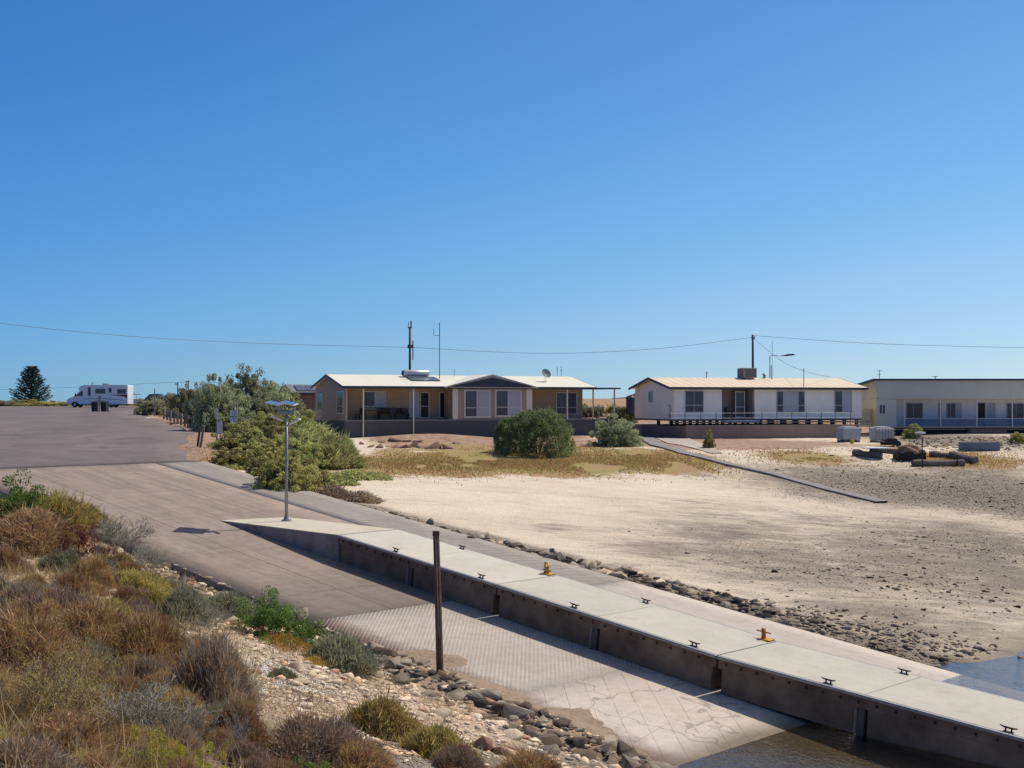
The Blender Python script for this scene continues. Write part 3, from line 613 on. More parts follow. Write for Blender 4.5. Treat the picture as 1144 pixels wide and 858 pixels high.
# porch gable in the middle
gx0, gx1 = h1.lx(497, -.25), h1.lx(600, -.25); gm = (gx0 + gx1) / 2; zt = E1 + 1.0
p = MB(); p.prism([(gx0, E1 - .02), (gm, zt), (gx1, E1 - .02), (gx1, E1 - .12), (gm, zt - .1), (gx0, E1 - .12)], -.42, 4.0, 'y'); p.build('porch_roof', roof1, h1.root)
p = MB(); p.prism([(gx0 + .1, E1 + .0), (gm, zt - .1), (gx1 - .1, E1 + .0), (gx1 - .7, E1 + .06), (gm, zt - .28), (gx0 + .7, E1 + .06)], -.46, -.425, 'y'); p.build('gable_trim', mat('grey_gable_trim', (.32, .30, .27), .7, .1), h1.root)
p = MB(); p.prism([(gx0 + .55, E1 - .0), (gm, zt - .26), (gx1 - .55, E1 - .0)], -.36, -.30, 'y'); p.build('gable_infill', trimd, h1.root)
MB().box(xg0 - .35, xg1 + .35, -.38, -.17, E1 - .14, E1 - .03).build('porch_beam', mat('grey_gable_trim', (.3, .3, .3)), h1.root)
for a, bb in ((505.6, 511.5), (588, 594.5)): MB().box(h1.lx(a), h1.lx(bb), -.03, .0185, -.1, E1 - .2).build('corner_board', cream, h1.root)
def wpx(h, a, bb, y0, y1, d, **k):
    x0, x1 = h.lx(a, d), h.lx(bb, d); xm = (x0 + x1) / 2; window(h, x0 + .07, x1 - .07, h.lz(y1, xm, d) + .07, h.lz(y0, xm, d) - .07, d, **k)
wpx(h1, 519, 547, 436, 466, .02, panes=((0, .48, 'g'), (.48, 1, 'b')), rail=.34, w=.13)
wpx(h1, 553.5, 582, 436, 465, .02, panes=((0, .48, 'g'), (.48, 1, 'b')), rail=.34, w=.13)
wpx(h1, 406, 431, 437, 454.5, vd, panes=((0, .5, 'g'), (.5, 1, 'b')))
wpx(h1, 457, 468, 437.5, 466, vd, panes=((0, 1, 'b'),), name='window')
wpx(h1, 469, 479.5, 438, 467, vd, panes=((0, 1, 'd'),), rail=.45, name='door')
wpx(h1, 490.5, 497, 438, 467, vd, panes=((0, 1, 'd'),), name='door')
wpx(h1, 621, 644.5, 438, 463, vd, panes=((0, .5, 'g'), (.5, 1, 'g')), rail=.3)
for a, bb, y0, y1 in ((355.5, 360.5, 440, 458.5), (377, 383.5, 437.5, 461.5)):
    d1, d0 = h1.ld(a), h1.ld(bb); side_window(h1, d0, d1, h1.lz(y1, 0, d0), h1.lz(y0, 0, d0), 0, rail=.33 if a > 370 else None)
for a in (405.3, 461.4, 633): 
    xx = h1.lx(a); MB().box(xx - .05, xx + .05, -.16, -.10, GR1 if a < 500 else -.15, E1 - .1).build('verandah_post', cream, h1.root)
# flat carport roof past the right end
MB().box(L1 + .03, L1 + 2.3, -.3, 4.0, E1 - .16, E1 - .04).build('carport_roof', trimd, h1.root)
for xx in (L1 + 1.75, ):
    for yy in (-.15, 3.6): MB().box(xx, xx + .1, yy, yy + .1, -1.9 if yy > 0 else -.17, E1 - .17).build('carport_post', cream, h1.root)
MB().box(L1 + .05, L1 + 1.1, -.02, .02, -.16, -.06).build('carport_kerb', cream, h1.root)
def roof_z(h, d, E, RG, D): return E + (RG - E) * (d + .15) / (D / 2 + .22)
# solar hot water unit on the roof
xx = h1.lx(450, 3.6); hw = empty('solar_water_heater', h1.P(xx, 3.3, roof_z(h1, 3.3, E1, RG1, D1)), h1.phi, 'long silver solar water heater tank high on the cream roof', 'water heater')
m = MB(); m.tube([(0, .25, .36), (.04, .25, .36), (2.2, .25, .36), (2.24, .25, .36)], [.24, .27, .27, .24], 20); m.build('tank', mat('tank_steel', (.55, .56, .57), .35, .1, 3, metal=.3), hw, True)
m = MB(); m.tube([(-.06, .25, .36), (.005, .25, .36)], .22, 16); m.build('end_cap', blk, hw)
m = MB(); m.box(.1, 2.1, .0, .06, 0, .14); m.box(.1, 2.1, .45, .5, .02, .2); m.build('cradle', galv, hw)
slp = math.atan2(RG1 - E1, D1 / 2 + .22)
m = MB(); m.box(.15, 2.6, -1.5, -.05, .03, .10, .01, M=Matrix.Rotation(slp, 4, 'X')); m.build('collector_panel', mat('collector_glass', (.10, .11, .12), .25, .1, 3), hw)
# satellite dish
xx = h1.lx(609, 2.2); dz = roof_z(h1, 2.2, E1, RG1, D1)
sdsh = empty('satellite_dish', h1.P(xx, 2.2, dz), 0, 'grey round satellite dish standing on the cream roof right of the gable', 'dish')
m = MB(); m.tube([(0, 0, -.05), (0, 0, .35), (.05, -.05, .5)], .03, 8); m.box(-.15, .15, -.1, .1, -.02, .02); m.build('mast', galv, sdsh)
m = MB(); n_, k_ = 24, 5; Mx = Matrix.Translation((.05, -.1, .62)) @ Matrix.Rotation(R(30), 4, 'Z') @ Matrix.Rotation(R(62), 4, 'X')
rings = [[m.bm.verts.new(Mx @ Vector((.42 * j / k_ * math.cos(2 * math.pi * i / n_), .42 * j / k_ * math.sin(2 * math.pi * i / n_), .13 * (j / k_) ** 2))) for i in range(n_)] for j in range(1, k_ + 1)]
cv = m.bm.verts.new(Mx @ Vector((0, 0, 0)))
for i in range(n_): m.bm.faces.new((cv, rings[0][i], rings[0][(i + 1) % n_]))
for A_, B_ in zip(rings, rings[1:]):
    for i in range(n_): m.bm.faces.new((A_[i], B_[i], B_[(i + 1) % n_], A_[(i + 1) % n_]))
bmesh.ops.solidify(m.bm, geom=m.bm.faces[:], thickness=.015); m.build('dish', mat('dish_grey', (.33, .34, .36), .5, .1, 6), sdsh, True)
m = MB(); m.tube([Mx @ Vector((0, -.4, .13)), Mx @ Vector((0, 0, .5))], .015, 6); m.build('feed_arm', galv, sdsh)
# verandah furniture
lc = mat('dark_outdoor_plastic', (.035, .035, .04), .6, .2, 5)
def chair(x, d, rz, lab):
    r = empty('chair', h1.P(x, d, -.1), h1.phi + rz, lab, 'chair', 'dark chairs on the verandah')
    MB().box(-.24, .24, -.24, .24, .42, .47, .02).build('seat', lc, r); MB().box(-.24, .24, .2, .25, .47, .92, .02).build('backrest', lc, r)
    for a in (-.2, .2):
        for b_ in (-.2, .2): MB().box(a - .02, a + .02, b_ - .02, b_ + .02, 0, .42).build('leg', lc, r)
    for a in (-.25, .25): MB().box(a - .02, a + .02, -.22, .22, .63, .66).build('armrest', lc, r)
chair(h1.lx(402, 1), 1.1, R(-70), 'dark outdoor chair at the left end of the verandah')
chair(h1.lx(438, 1), .8, R(160), 'dark outdoor chair near the camera side of the verandah table')
chair(h1.lx(452, 1), 1.1, R(80), 'dark outdoor chair at the right end of the verandah table')
r = empty('table', h1.P(h1.lx(425, 1), 1.1, -.1), h1.phi, 'long dark table on the verandah under the small window', 'table')
MB().box(-1.5, 1.5, -.4, .4, .7, .75, .01).build('table_top', lc, r)
for a in (-1.35, 1.35):
    for b_ in (-.33, .33): MB().box(a - .035, a + .035, b_ - .035, b_ + .035, 0, .7).build('leg', lc, r)
r = empty('bench', h1.P(h1.lx(440, 1.6), 1.6, -.1), h1.phi, 'brown slatted bench against the verandah wall', 'bench')
MB().box(-1.3, 1.3, -.22, .2, .42, .46, .01).build('seat', wood, r); 
bk_ = MB(); bk_.box(-1.3, 1.3, .2, .24, .5, .9, .01); bk_.build('backrest', wood, r)
for a in (-1.2, 1.2): MB().box(a - .04, a + .04, -.2, .2, 0, .42).build('leg', wood, r)

# --- brown house behind the left end
h0 = House(*at(327, 440, 118)[:2], 25, -1.3, 'house', 'small brown gabled house with solar panels, behind the left end of the tan house')
m = MB(); m.prism([(0, -.9), (4.2, -.9), (4.2, 2.1), (2.1, 2.75), (0, 2.1)], 0, 6.0, 'x'); m.build('wall', mat('brown_wall', (.19, .13, .10), .8, .15, 1.5), h0.root)
rr = gable_roof(h0, -.2, 6.2, -.2, 4.4, 2.15, 2.95, mat('dark_roof', (.2, .2, .21), .6))
for k in range(3):
    sl = math.atan2(.8, 2.3); MB().box(.5 + k * 1.1, 1.5 + k * 1.1, .3, 1.9, .04, .08, M=Matrix.Translation((0, -.2, 2.17)) @ Matrix.Rotation(sl, 4, 'X')).build('solar_panel', pv, rr)
MB().box(-.9, .0, -.9, .05, -.9, 1.6).build('porch_wall', mat('orange_brown_wall', (.30, .15, .08), .8, .15, 1.5), h0.root)

# --- white house raised on stumps behind the retaining wall
h2 = House(12.93, 97, 16.5, -1.47, 'house', 'white transportable house with beige roof, on low stumps behind a brown retaining wall')
L2, D2, E2, RG2 = 17.3, 8.0, 2.60, 3.44
creamw = cladmat('cream_side_cladding', (.90, .78, .62), 1.2, 1, .82); whitew = cladmat('white_front_cladding', (.90, .84, .73), 1.2, 0, .84)
roof2 = roofmat('beige_roof_sheet', (.70, .57, .42), 0, .76)
xa, xb = h2.lx(806), h2.lx(843)
m = MB(); m.prism([(0, 0), (D2, 0), (D2, E2 - .1), (D2 / 2, RG2 - .1), (0, E2 - .1)], 0, .12, 'x'); m.build('wall', creamw, h2.root)
m = MB(); m.prism([(0, 0), (D2, 0), (D2, E2 - .1), (D2 / 2, RG2 - .1), (0, E2 - .1)], L2 - .12, L2, 'x'); m.build('wall', creamw, h2.root)
MB().box(.12, xa, .0, .12, 0, E2 - .12).build('wall', whitew, h2.root); MB().box(xb, L2 - .12, .0, .12, 0, E2 - .12).build('wall', whitew, h2.root)
MB().box(.12, L2 - .12, D2 - .12, D2, 0, E2 - .12).build('wall', whitew, h2.root)
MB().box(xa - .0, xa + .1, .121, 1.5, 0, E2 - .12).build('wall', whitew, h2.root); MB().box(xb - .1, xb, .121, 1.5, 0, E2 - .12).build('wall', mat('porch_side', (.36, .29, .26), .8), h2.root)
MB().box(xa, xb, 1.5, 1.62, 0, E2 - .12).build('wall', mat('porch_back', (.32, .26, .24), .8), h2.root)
MB().box(0, L2, .0, D2, -.14, -.004).build('floor_frame', mat('brown_bearers', (.16, .13, .12), .8), h2.root)
for i in range(15):
    for yy in (.3, 4): MB().box(.4 + i * 1.18, .62 + i * 1.18, yy, yy + .22, -.62, -.142).build('stump', mat('stump_grey', (.12, .11, .11), .9), h2.root)
gable_roof(h2, -.45, L2 + .35, -.35, D2 + .35, E2, RG2, roof2, fm=mat('brown_black_fascia', (.07, .06, .065), .6))
wpx(h2, 765, 786, 436.4, 461, -.002, fm=blind, panes=((0, .48, 'g'), (.48, 1, 'g')), rail=.32)
wpx(h2, 867.3, 899, 436.7, 461, -.002, fm=blind, panes=((0, .22, 'g'), (.22, .78, 'b'), (.78, 1, 'g')), rail=.32)
wpx(h2, 932, 951.4, 436.4, 461, -.002, fm=blind, panes=((0, .45, 'g'), (.45, 1, 'b')), rail=.32)
wpx(h2, 821, 832, 437.3, 466.5, .9, fm=mat('white_door_frame', (.7, .7, .68), .5), panes=((0, 1, 'g'),), rail=.4, name='screen_door')
d1, d0 = h2.ld(725), h2.ld(729.5); side_window(h2, d0, d1, h2.lz(449, 0, d0), h2.lz(438, 0, d0), 0)
MB().tube([(-.05, .5, 0), (-.05, .5, 1.1), (-.05, .9, 1.15)], .03, 6).build('water_pipe', mat('pipe_brown', (.25, .2, .17), .7), h2.root)
MB().box(xa, xb, -.9, -.01, -.2, -.08).build('porch_step', mat('step_white', (.6, .58, .55), .7), h2.root)
for i in range(13):
    xx = h2.lx(742) + i * 1.36
    if i != 5: MB().box(xx - .02, xx + .02, -1.02, -.98, -.55, .55).build('balustrade_post', brownfr, h2.root)
for zz in (.1, .5): MB().tube([(h2.lx(742), -1, zz), (h2.lx(742) + 16.3, -1, zz)], .008, 4).build('rail_wire', galv, h2.root)
MB().box(0, L2, -1.15, -.02, -.3, -.205).build('deck_edge', mat('brown_bearers', (.2, .2, .2)), h2.root)
xx = h2.lx(834, 4); ac = empty('evaporative_cooler', h2.P(xx, 3.9, RG2 - .06), h2.phi, 'grey boxy evaporative cooler on the ridge of the beige roof', 'cooler')
MB().box(-.62, .62, -.62, .62, .06, .9, .04).build('cabinet', mat('cooler_grey', (.30, .27, .26), .7, .1, 3), ac)
for sx_ in (0, 1):
    f = MB()
    for j in range(8):
        if sx_ == 0: f.box(-.5, .5, -.645, -.615, .15 + j * .085, .2 + j * .085)
        else: f.box(-.645, -.615, -.5, .5, .15 + j * .085, .2 + j * .085)
    f.build('louvre_panel', mat('cooler_louvre', (.15, .13, .13), .7), ac)
MB().box(-.4, .4, -.4, .4, -.2, .06).build('duct', galv, ac)
for px_, hh, rr_, lab in ((789.5, .42, .05, 'thin metal flue on the beige roof left of the cooler'), (854, .32, .14, 'squat round roof vent right of the cooler')):
    x_ = h2.lx(px_, 4); r = empty('roof_flue', h2.P(x_, 4.0, RG2 - .06), 0, lab, 'flue')
    MB().tube([(0, 0, -.05), (0, 0, hh)], rr_ * .8, 10).build('pipe', galv, r, True); MB().tube([(0, 0, hh), (0, 0, hh + .04), (0, 0, hh + .16)], [rr_ * 1.2, rr_ * 1.4, rr_ * .6], 10).build('cowl', galv, r)
# porch chair
r = empty('chair', h2.P(h2.lx(814, .6), .6, -.005), h2.phi + R(40), 'dark grey armchair in the porch of the white house', 'chair')
MB().box(-.26, .26, -.26, .26, .36, .44, .03).build('seat', lc, r); MB().box(-.26, .26, .2, .28, .44, .95, .03).build('backrest', lc, r)
for a in (-.22, .22):
    for b_ in (-.22, .22): MB().box(a - .02, a + .02, b_ - .02, b_ + .02, 0, .36).build('leg', galv, r)
# retaining wall
rw = empty('retaining_wall', h2.P(h2.lx(767, -2.4), -2.4, -.50), h2.phi, 'long brown concrete retaining wall in front of the white house', 'wall')
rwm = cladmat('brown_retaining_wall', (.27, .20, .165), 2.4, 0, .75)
LW = h2.lx(958, -2.4) - h2.lx(767, -2.4)
MB().box(0, LW, 0, .18, -1.5, 0).build('wall_face', rwm, rw)
rl = empty('tmp'); bpy.data.objects.remove(rl)
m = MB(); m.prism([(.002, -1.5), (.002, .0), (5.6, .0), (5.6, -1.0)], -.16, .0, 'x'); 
o = m.build('wall_return', mat('shaded_wall_return', (.17, .115, .105), .9, .2, 1), rw); o.rotation_euler = (0, 0, R(14))  # shade of the left return is put into its darker brown
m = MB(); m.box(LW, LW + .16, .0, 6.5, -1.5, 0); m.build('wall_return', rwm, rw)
MB().box(-.02, LW + .2, -.03, .2, .002, .05).build('capping', mat('cap_grey', (.3, .26, .24), .8), rw)
pad = MB(); pad.prism([(h2.lx(767, -2.4) + .0, -2.21), (h2.lx(767, -2.4) + LW + .1, -2.21), (h2.lx(767, -2.4) + LW + .1, 12), (h2.lx(767, -2.4) - 1.6, 12)], -1.6, -.53, 'z'); po = pad.build('ground', mat('pad_soil', (.30, .22, .17), .95, .3, 1), None); po.location = h2.P(0, 0, 0); po.rotation_euler = (0, 0, h2.phi); tag(po, kind='structure')

# --- grey-green house with the flat roof, at the right edge
h3 = House(*at(979, 440, 104)[:2], 0, -2.23, 'house', 'grey flat-roofed house with deep fascia and glass-railed verandah, at right edge')
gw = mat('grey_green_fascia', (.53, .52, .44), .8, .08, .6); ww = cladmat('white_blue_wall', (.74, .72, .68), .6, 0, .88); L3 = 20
m = MB(); m.prism([(0, 2.42), (0, 4.0), (5.2, 3.62), (5.2, 2.42)], 0, .12, 'x'); m.build('wall', mat('side_yellow_grey', (.52, .50, .38), .8), h3.root)
MB().box(.12, L3, .0, .12, 2.42, 3.98).build('fascia_wall', gw, h3.root)
MB().box(0, 1.72, .01, .13, -.05, 2.40).build('wall', gw, h3.root); MB().box(0, .12, .131, 5.2, -.05, 2.40).build('wall', mat('side_yellow_grey', (.52, .5, .4)), h3.root)
MB().box(1.6, 1.72, .131, 1.7, -.05, 2.40).build('wall', ww, h3.root); MB().box(1.721, L3, 1.7, 1.82, -.05, 2.40).build('wall', ww, h3.root)
MB().box(.12, L3, .121, 1.7, 2.402, 2.48).build('ceiling', ww, h3.root); MB().box(.12, L3, 5.08, 5.2, -.05, 3.5).build('wall', ww, h3.root)
m = MB(); m.prism([(-.25, 4.0), (5.5, 3.58), (5.5, 3.72), (-.25, 4.15)], -.35, L3 + .3, 'x'); m.build('roof', mat('navy_roof_edge', (.03, .045, .10), .5, .1), h3.root)
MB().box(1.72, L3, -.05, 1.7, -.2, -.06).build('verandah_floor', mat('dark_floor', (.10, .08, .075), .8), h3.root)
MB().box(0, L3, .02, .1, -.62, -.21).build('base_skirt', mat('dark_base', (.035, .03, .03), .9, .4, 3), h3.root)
wpx(h3, 981.5, 989.5, 451.5, 463, .008, fm=mat('white_frame', (.6, .6, .6), .5), panes=((0, .5, 'g'), (.5, 1, 'g')))
for a, bb, y1 in ((1012, 1031, 476.5), (1057, 1068, 467)): wpx(h3, a, bb, 450, y1, 1.7, fm=blind, panes=((0, .42, 'g'), (.42, 1, 'g')))
wpx(h3, 1048, 1052, 450, 476, 1.7, fm=blind, panes=((0, 1, 'g'),)); wpx(h3, 1069, 1074, 450, 476, 1.7, fm=blind, panes=((0, 1, 'b'),))
wpx(h3, 1091.5, 1101, 449.5, 476, 1.7, fm=blind, panes=((0, 1, 'd'),), name='door'); wpx(h3, 1103, 1112, 450, 476, 1.7, fm=blind, panes=((0, 1, 'b'),))
wpx(h3, 1124, 1144, 450, 476, 1.7, fm=blind, panes=((0, .55, 'g'), (.55, 1, 'g')))
for a in (1010.4, 1050.6, 1091, 1130.7, 1171): xx = h3.lx(a); MB().box(xx - .045, xx + .045, -.045, .045, -.05, 2.4).build('verandah_post', framem, h3.root)
bg_, nt, b = new_mat('blue_rail_glass'); g = G(nt); b.inputs['Base Color'].default_value = (.10, .16, .26, 1); b.inputs['Roughness'].default_value = .1; b.inputs['Alpha'].default_value = .55
pts_ = [h3.lx(a) for a in (1010.4, 1050.6, 1091, 1130.7, 1171)]
for i in range(4):
    if i == 2 and False: continue
    f = MB(); f.box(pts_[i] + .05, pts_[i + 1] - .05, -.02, .02, .72, .76); f.box(pts_[i] + .05, pts_[i + 1] - .05, -.02, .02, 0, .03); o = f.build('balustrade_rail', framem, h3.root)
    MB().box(pts_[i] + .08, pts_[i + 1] - .08, -.006, .006, .035, .715).build('glass_panel', bg_, o)
x_ = h3.lx(1080); MB().box(x_, x_ + 3.1, -.9, -.06, -.62, -.16, .02).build('entry_step', mat('brown_step', (.24, .14, .10), .8), h3.root)
for px_, lab in ((982.5, 'small antenna with cross bars over the left end of the flat roof'), (1045, 'short antenna stub on the middle of the flat roof')):
    x_, y_, z_ = at(px_, 424, 106); r = empty('antenna', (x_, y_, 1.78), 0, lab, 'antenna')
    hh = .9 if px_ < 1000 else .4
    MB().tube([(0, 0, -.1), (0, 0, hh)], .03, 6).build('mast', galv, r); MB().box(-.22, .22, -.01, .01, hh - .05, hh).build('cross_bar', galv, r)
    MB().box(-.14, .14, -.01, .01, hh * .55, hh * .6).build('cross_bar', galv, r)
# yard fence between the white and the grey house
x0, y0, _ = at(962, 465, 105); fn = empty('fence', (x0, y0, -2.1), R(4), 'cream yard fence panel between the white house and the flat-roofed house', 'fence')
MB().box(0, 1.45, 0, .05, 0, 1.4).build('panel', cladmat('cream_fence_sheet', (.55, .52, .38), .25, 0, .8), fn)
for a in (-.05, .7, 1.46): MB().box(a, a + .06, -.04, .0, -.6, 1.5).build('fence_post', framem, fn)

# ------------------------------------------------------------------ things far behind
fh = House(*at(692, 445, 175)[:2], 0, -.3, 'house', 'far white-roofed house seen in the gap left of the white house')
m = MB(); m.prism([(0, -1), (0, .45), (1.2, .62), (2.2, 1.15), (3.4, .55), (3.4, -1)], 0, 6, 'y'); m.build('wall', mat('far_house_wall', (.30, .32, .34), .8), fh.root)
m = MB(); m.prism([(-.6, .6), (1.1, .75), (2.2, 1.28), (3.6, .65), (3.6, .78), (2.2, 1.42), (1.1, .9), (-.6, .75)], -.3, 6.3, 'y'); m.build('roof', mat('far_roof', (.6, .62, .65), .6), fh.root)
fh.root.scale = (1.0, 1, 1)
x_, y_, z_ = at(704.5, 455, 112); tk = empty('water_tank', (x_, y_, -1.2), 0, 'black water tank between the carport and the white house', 'tank')
MB().tube([(0, 0, 0), (0, 0, 1.55), (0, 0, 1.68)], [.42, .42, .3], 16).build('tank_body', trimd, tk); MB().tube([(0, 0, 1.68), (0, 0, 1.75)], .12, 10).build('lid', blk, tk)
def pole(px, ytop, Y, label, zg=-1.5, r=.13, arms=True, name='power_pole', cat='power pole'):
    x_, y_, zt = at(px, ytop, Y); o = empty(name, (x_, y_, zg), 0, label, cat)
    H = zt - zg; MB().tube([(0, 0, 0), (0, 0, H)], [r, r * .8], 8).build('pole', mat('pole_steel', (.07, .065, .07), .7, .2, 3), o, True)
    return o, H
o, H = pole(458, 366, 112, 'dark power pole with bushing at its top, behind the cream-roofed house')
MB().box(-.22, .22, -.06, .06, H - 1.9, H - 1.6).build('transformer_bracket', blk, o); MB().tube([(.28, 0, H - 3.0), (.28, 0, H - 1.2)], .05, 6).build('cable_box', blk, o)
MB().tube([(-.12, 0, H), (-.12, 0, H + .55)], .035, 6).build('insulator', galv, o); MB().tube([(.1, 0, H), (.1, 0, H + .62)], .06, 6).build('insulator', blk, o); MB().box(-.2, .18, -.03, .03, H - .05, H + .05).build('cross_arm', blk, o)
o, H = pole(841, 374, 114, 'slim dark power pole behind the cooler of the beige roof')
MB().box(-.12, .18, -.05, .05, H - .45, H - .15).build('bracket', blk, o)
for px_, yt, Y, lab in ((198.5, 427, 190, 'thinner far power pole above the low bushes, left of its twin'), (210.5, 424.5, 190, 'far power pole with cross arm above the low bushes')):
    o, H = pole(px_, yt, Y, lab, -.6, .1); MB().box(-.45, .1, -.05, .05, H - .35, H - .2).build('cross_arm', blk, o)
def wire(pts, lab, r=.016):
    P = [Vector(at(*p)) for p in pts]; Q = []
    for i in range(len(P) - 1):                                     # Catmull-Rom through the hung points
        a, b_, c_, d_ = P[max(i - 1, 0)], P[i], P[i + 1], P[min(i + 2, len(P) - 1)]
        for k in range(6):
            t = k / 6; Q.append(.5 * ((2 * b_) + (c_ - a) * t + (2 * a - 5 * b_ + 4 * c_ - d_) * t * t + (3 * b_ - a - 3 * c_ + d_) * t ** 3))
    Q.append(P[-1]); tag(MB().tube(Q, r, 5).build('power_line', mat('wire_grey', (.10, .11, .13), .6)), lab, 'power line')
wire([(-150, 338, 70), (0, 361, 82), (150, 376, 94), (300, 384, 104), (456, 388, 112)], 'long sagging overhead line coming in from the left to the dark power pole')
wire([(459, 388, 112), (560, 393.5, 112), (640, 394.5, 113), (740, 389, 113), (840, 377, 114)], 'overhead line hanging between the two power poles')
wire([(842, 375, 114), (960, 383, 112), (1060, 386.5, 110), (1150, 388, 108), (1300, 386, 106)], 'overhead line from the slim pole out past the right edge')
wire([(842, 378, 114), (862, 395, 110), (880, 407, 106), (898, 414.5, 100)], 'thin service line dropping from the slim pole to the white house', .015)
wire([(898, 414.5, 100), (915, 419, 103), (928, 421, 106)], 'short service line running back from the roof riser', .015)
wire([(-20, 436, 190), (100, 432, 190), (210, 427, 190), (340, 430, 190)], 'far faint overhead line behind the motorhome', .02)
def mast(px, y0, y1, Y, lab, extra=None, r=.022):
    x_, y_, zb = at(px, y0, Y); zt = at(px, y1, Y)[2]; o = empty('antenna_mast', (x_, y_, zb), 0, lab, 'antenna mast'); H = zt - zb
    MB().tube([(0, 0, -.2), (0, 0, H)], r, 6).build('mast', mat('mast_grey', (.16, .17, .19), .6), o)
    for a in (extra or []): MB().tube([(q_[0], 0, H + q_[1]) for q_ in a], r * .8, 6).build('side_arm', mat('mast_grey', (.2, .2, .2)), o)
mast(491, 420, 360.5, 99.5, 'tall slender antenna mast with a side bracket on the cream roof', [[(0, -1.05), (-.48, -1.05), (-.48, -.5)]], .035)
mast(507.5, 420, 412.5, 101, 'tiny stub mast on the cream roof just left of the front gable')
mast(622.5, 422, 410, 108, 'left of two thin antenna masts behind the cream roof', [[(-.1, -.2), (.12, -.2)]]); mast(627, 422, 409, 108, 'right of two thin antenna masts behind the cream roof', [[(-.1, -.4), (.12, -.4)]])
mast(863, 421, 385, 103, 'very thin whip antenna behind the beige roof', [[(0, -.02), (0, .3)]], .016); mast(861.7, 421, 408, 103, 'short stub beside the whip antenna on the beige roof', None, .035)
mast(898, 433, 412.5, 99.5, 'service riser with small head at the front edge of the beige roof', [[(-.06, -.02), (.06, .05)]], .03)
x_, y_, zt = at(860, 397, 120); sl_ = empty('street_lamp', (x_, y_, -1.5), 0, 'street lamp with dark blade-shaped head above the beige roof', 'street lamp')
H = zt + 1.5; MB().tube([(0, 0, 0), (0, 0, H - .1), (.2, 0, H), (.8, 0, H - .02)], [.05, .04, .03, .03], 6).build('pole', mat('mast_grey', (.2, .2, .2)), sl_)
m = MB(); m.prism([(.8, H - .05), (1.5, H + .02), (1.75, H + .13), (2.3, H + .16), (2.55, H + .06), (2.3, H + .0), (1.6, H - .08)], -.14, .14, 'y', .02); m.build('lamp_head', trimd, sl_)

# ------------------------------------------------------------------ car park: motorhome, pickup, bins, posts, signs
van_w = mat('van_white', (.72, .72, .72), .35, .05, 1, spec=.5, coat=.3); tyre = mat('tyre', (.025, .025, .027), .9); vg = glass
x_, y_, z_ = at(74, 454.5, 152); mh = empty('motorhome', (x_, y_, zat(x_, y_)), R(0), 'white motorhome with red-brown swoosh parked at the far edge of the asphalt', 'motorhome')
m = MB(); m.prism([(0, .45), (.02, .95), (.25, 1.15), (.95, 1.35), (1.75, 2.15), (2.1, 2.18), (2.1, .38), (1.55, .38), (1.45, .62), (1.2, .75), (.85, .75), (.62, .62), (.5, .38)], .1, 2.2, 'y', .05); m.build('cab', van_w, mh)
m = MB(); m.prism([(1.45, 2.2), (1.7, 2.62), (2.2, 2.85), (7.62, 2.85), (7.72, 2.75), (7.72, .42), (2.1, .42), (2.1, 2.1)], .0, 2.3, 'y', .05); m.build('body', van_w, mh)
m = MB(); m.prism([(1.22, 1.45), (1.85, 2.06), (2.03, 2.08), (2.03, 1.42)], .07, .105, 'y'); m.build('cab_window', vg, mh)
m = MB(); m.prism([(.98, 1.385), (1.74, 2.13), (1.70, 2.17), (.93, 1.42)], .25, 2.05, 'y'); m.build('windscreen', vg, mh)
for a, bb, c_, d_ in ((2.75, 3.02, 1.5, 2.5), (3.7, 4.85, 1.78, 2.3), (5.35, 5.65, 1.9, 2.4), (6.45, 7.45, 1.75, 2.25)):
    f = MB(); f.box(a - .05, bb + .05, -.025, .005, c_ - .05, d_ + .05, .01); o = f.build('window', mat('grey_window_frame', (.2, .2, .21), .5), mh); MB().box(a, bb, -.035, -.026, c_, d_).build('pane', glass, o)
m = MB(); m.prism([(5.0, 1.58), (7.66, 1.62), (7.66, 1.1), (7.3, 1.35), (6.2, 1.5)], -.006, .002, 'y'); m.build('red_stripe', mat('red_brown_paint', (.16, .03, .045), .4, .2), mh)
m = MB(); m.prism([(2.2, 1.1), (4.6, 1.2), (7.3, .95), (7.3, .85), (4.6, 1.08), (2.2, 1.02)], -.006, .002, 'y'); m.build('grey_stripe', mat('grey_paint_stripe', (.4, .35, .38), .4), mh)
for xx in (1.02, 5.6):
    for yy in (.12, 1.98):
        o = MB().tube([(xx, yy, .35), (xx, yy + .2, .35)], .35, 24).build('wheel', tyre, mh); MB().tube([(xx, yy - .01, .35), (xx, yy + .02, .35)], .2, 16).build('hub_cap', mat('hub_grey', (.4, .4, .4), .4), o)
MB().box(.0, .1, .35, 1.95, .45, .6, .02).build('bumper', mat('bumper_grey', (.3, .3, .31), .5), mh)
MB().box(.02, .1, .25, .55, .85, 1.0, .02).build('headlight', mat('headlight_glass', (.5, .52, .55), .15), mh); MB().box(1.12, 1.2, -.2, .1, 1.4, 1.75, .03).build('mirror', blk, mh)
MB().box(4.3, 5.0, .7, 1.4, 2.86, 3.0, .03).build('roof_hatch', mat('hatch_dark', (.2, .2, .2), .5), mh); MB().tube([(3.05, .6, 2.8), (3.05, .6, 3.15)], .05, 8).build('roof_vent', blk, mh)
MB().box(2.12, 7.4, .004, .06, .3, .43).build('side_skirt', mat('bumper_grey', (.3, .3, .3)), mh)
x_, y_, z_ = at(143.5, 452, 158); pk = empty('pickup_truck', (x_, y_, zat(x_, y_)), 0, 'silver pickup truck with dark cabin, half behind the low bushes right of the motorhome', 'pickup')
sil = mat('silver_paint', (.45, .45, .44), .35, .08, 1, coat=.4); dkg = mat('dark_green_paint', (.05, .07, .075), .3, .1, 1, coat=.5)
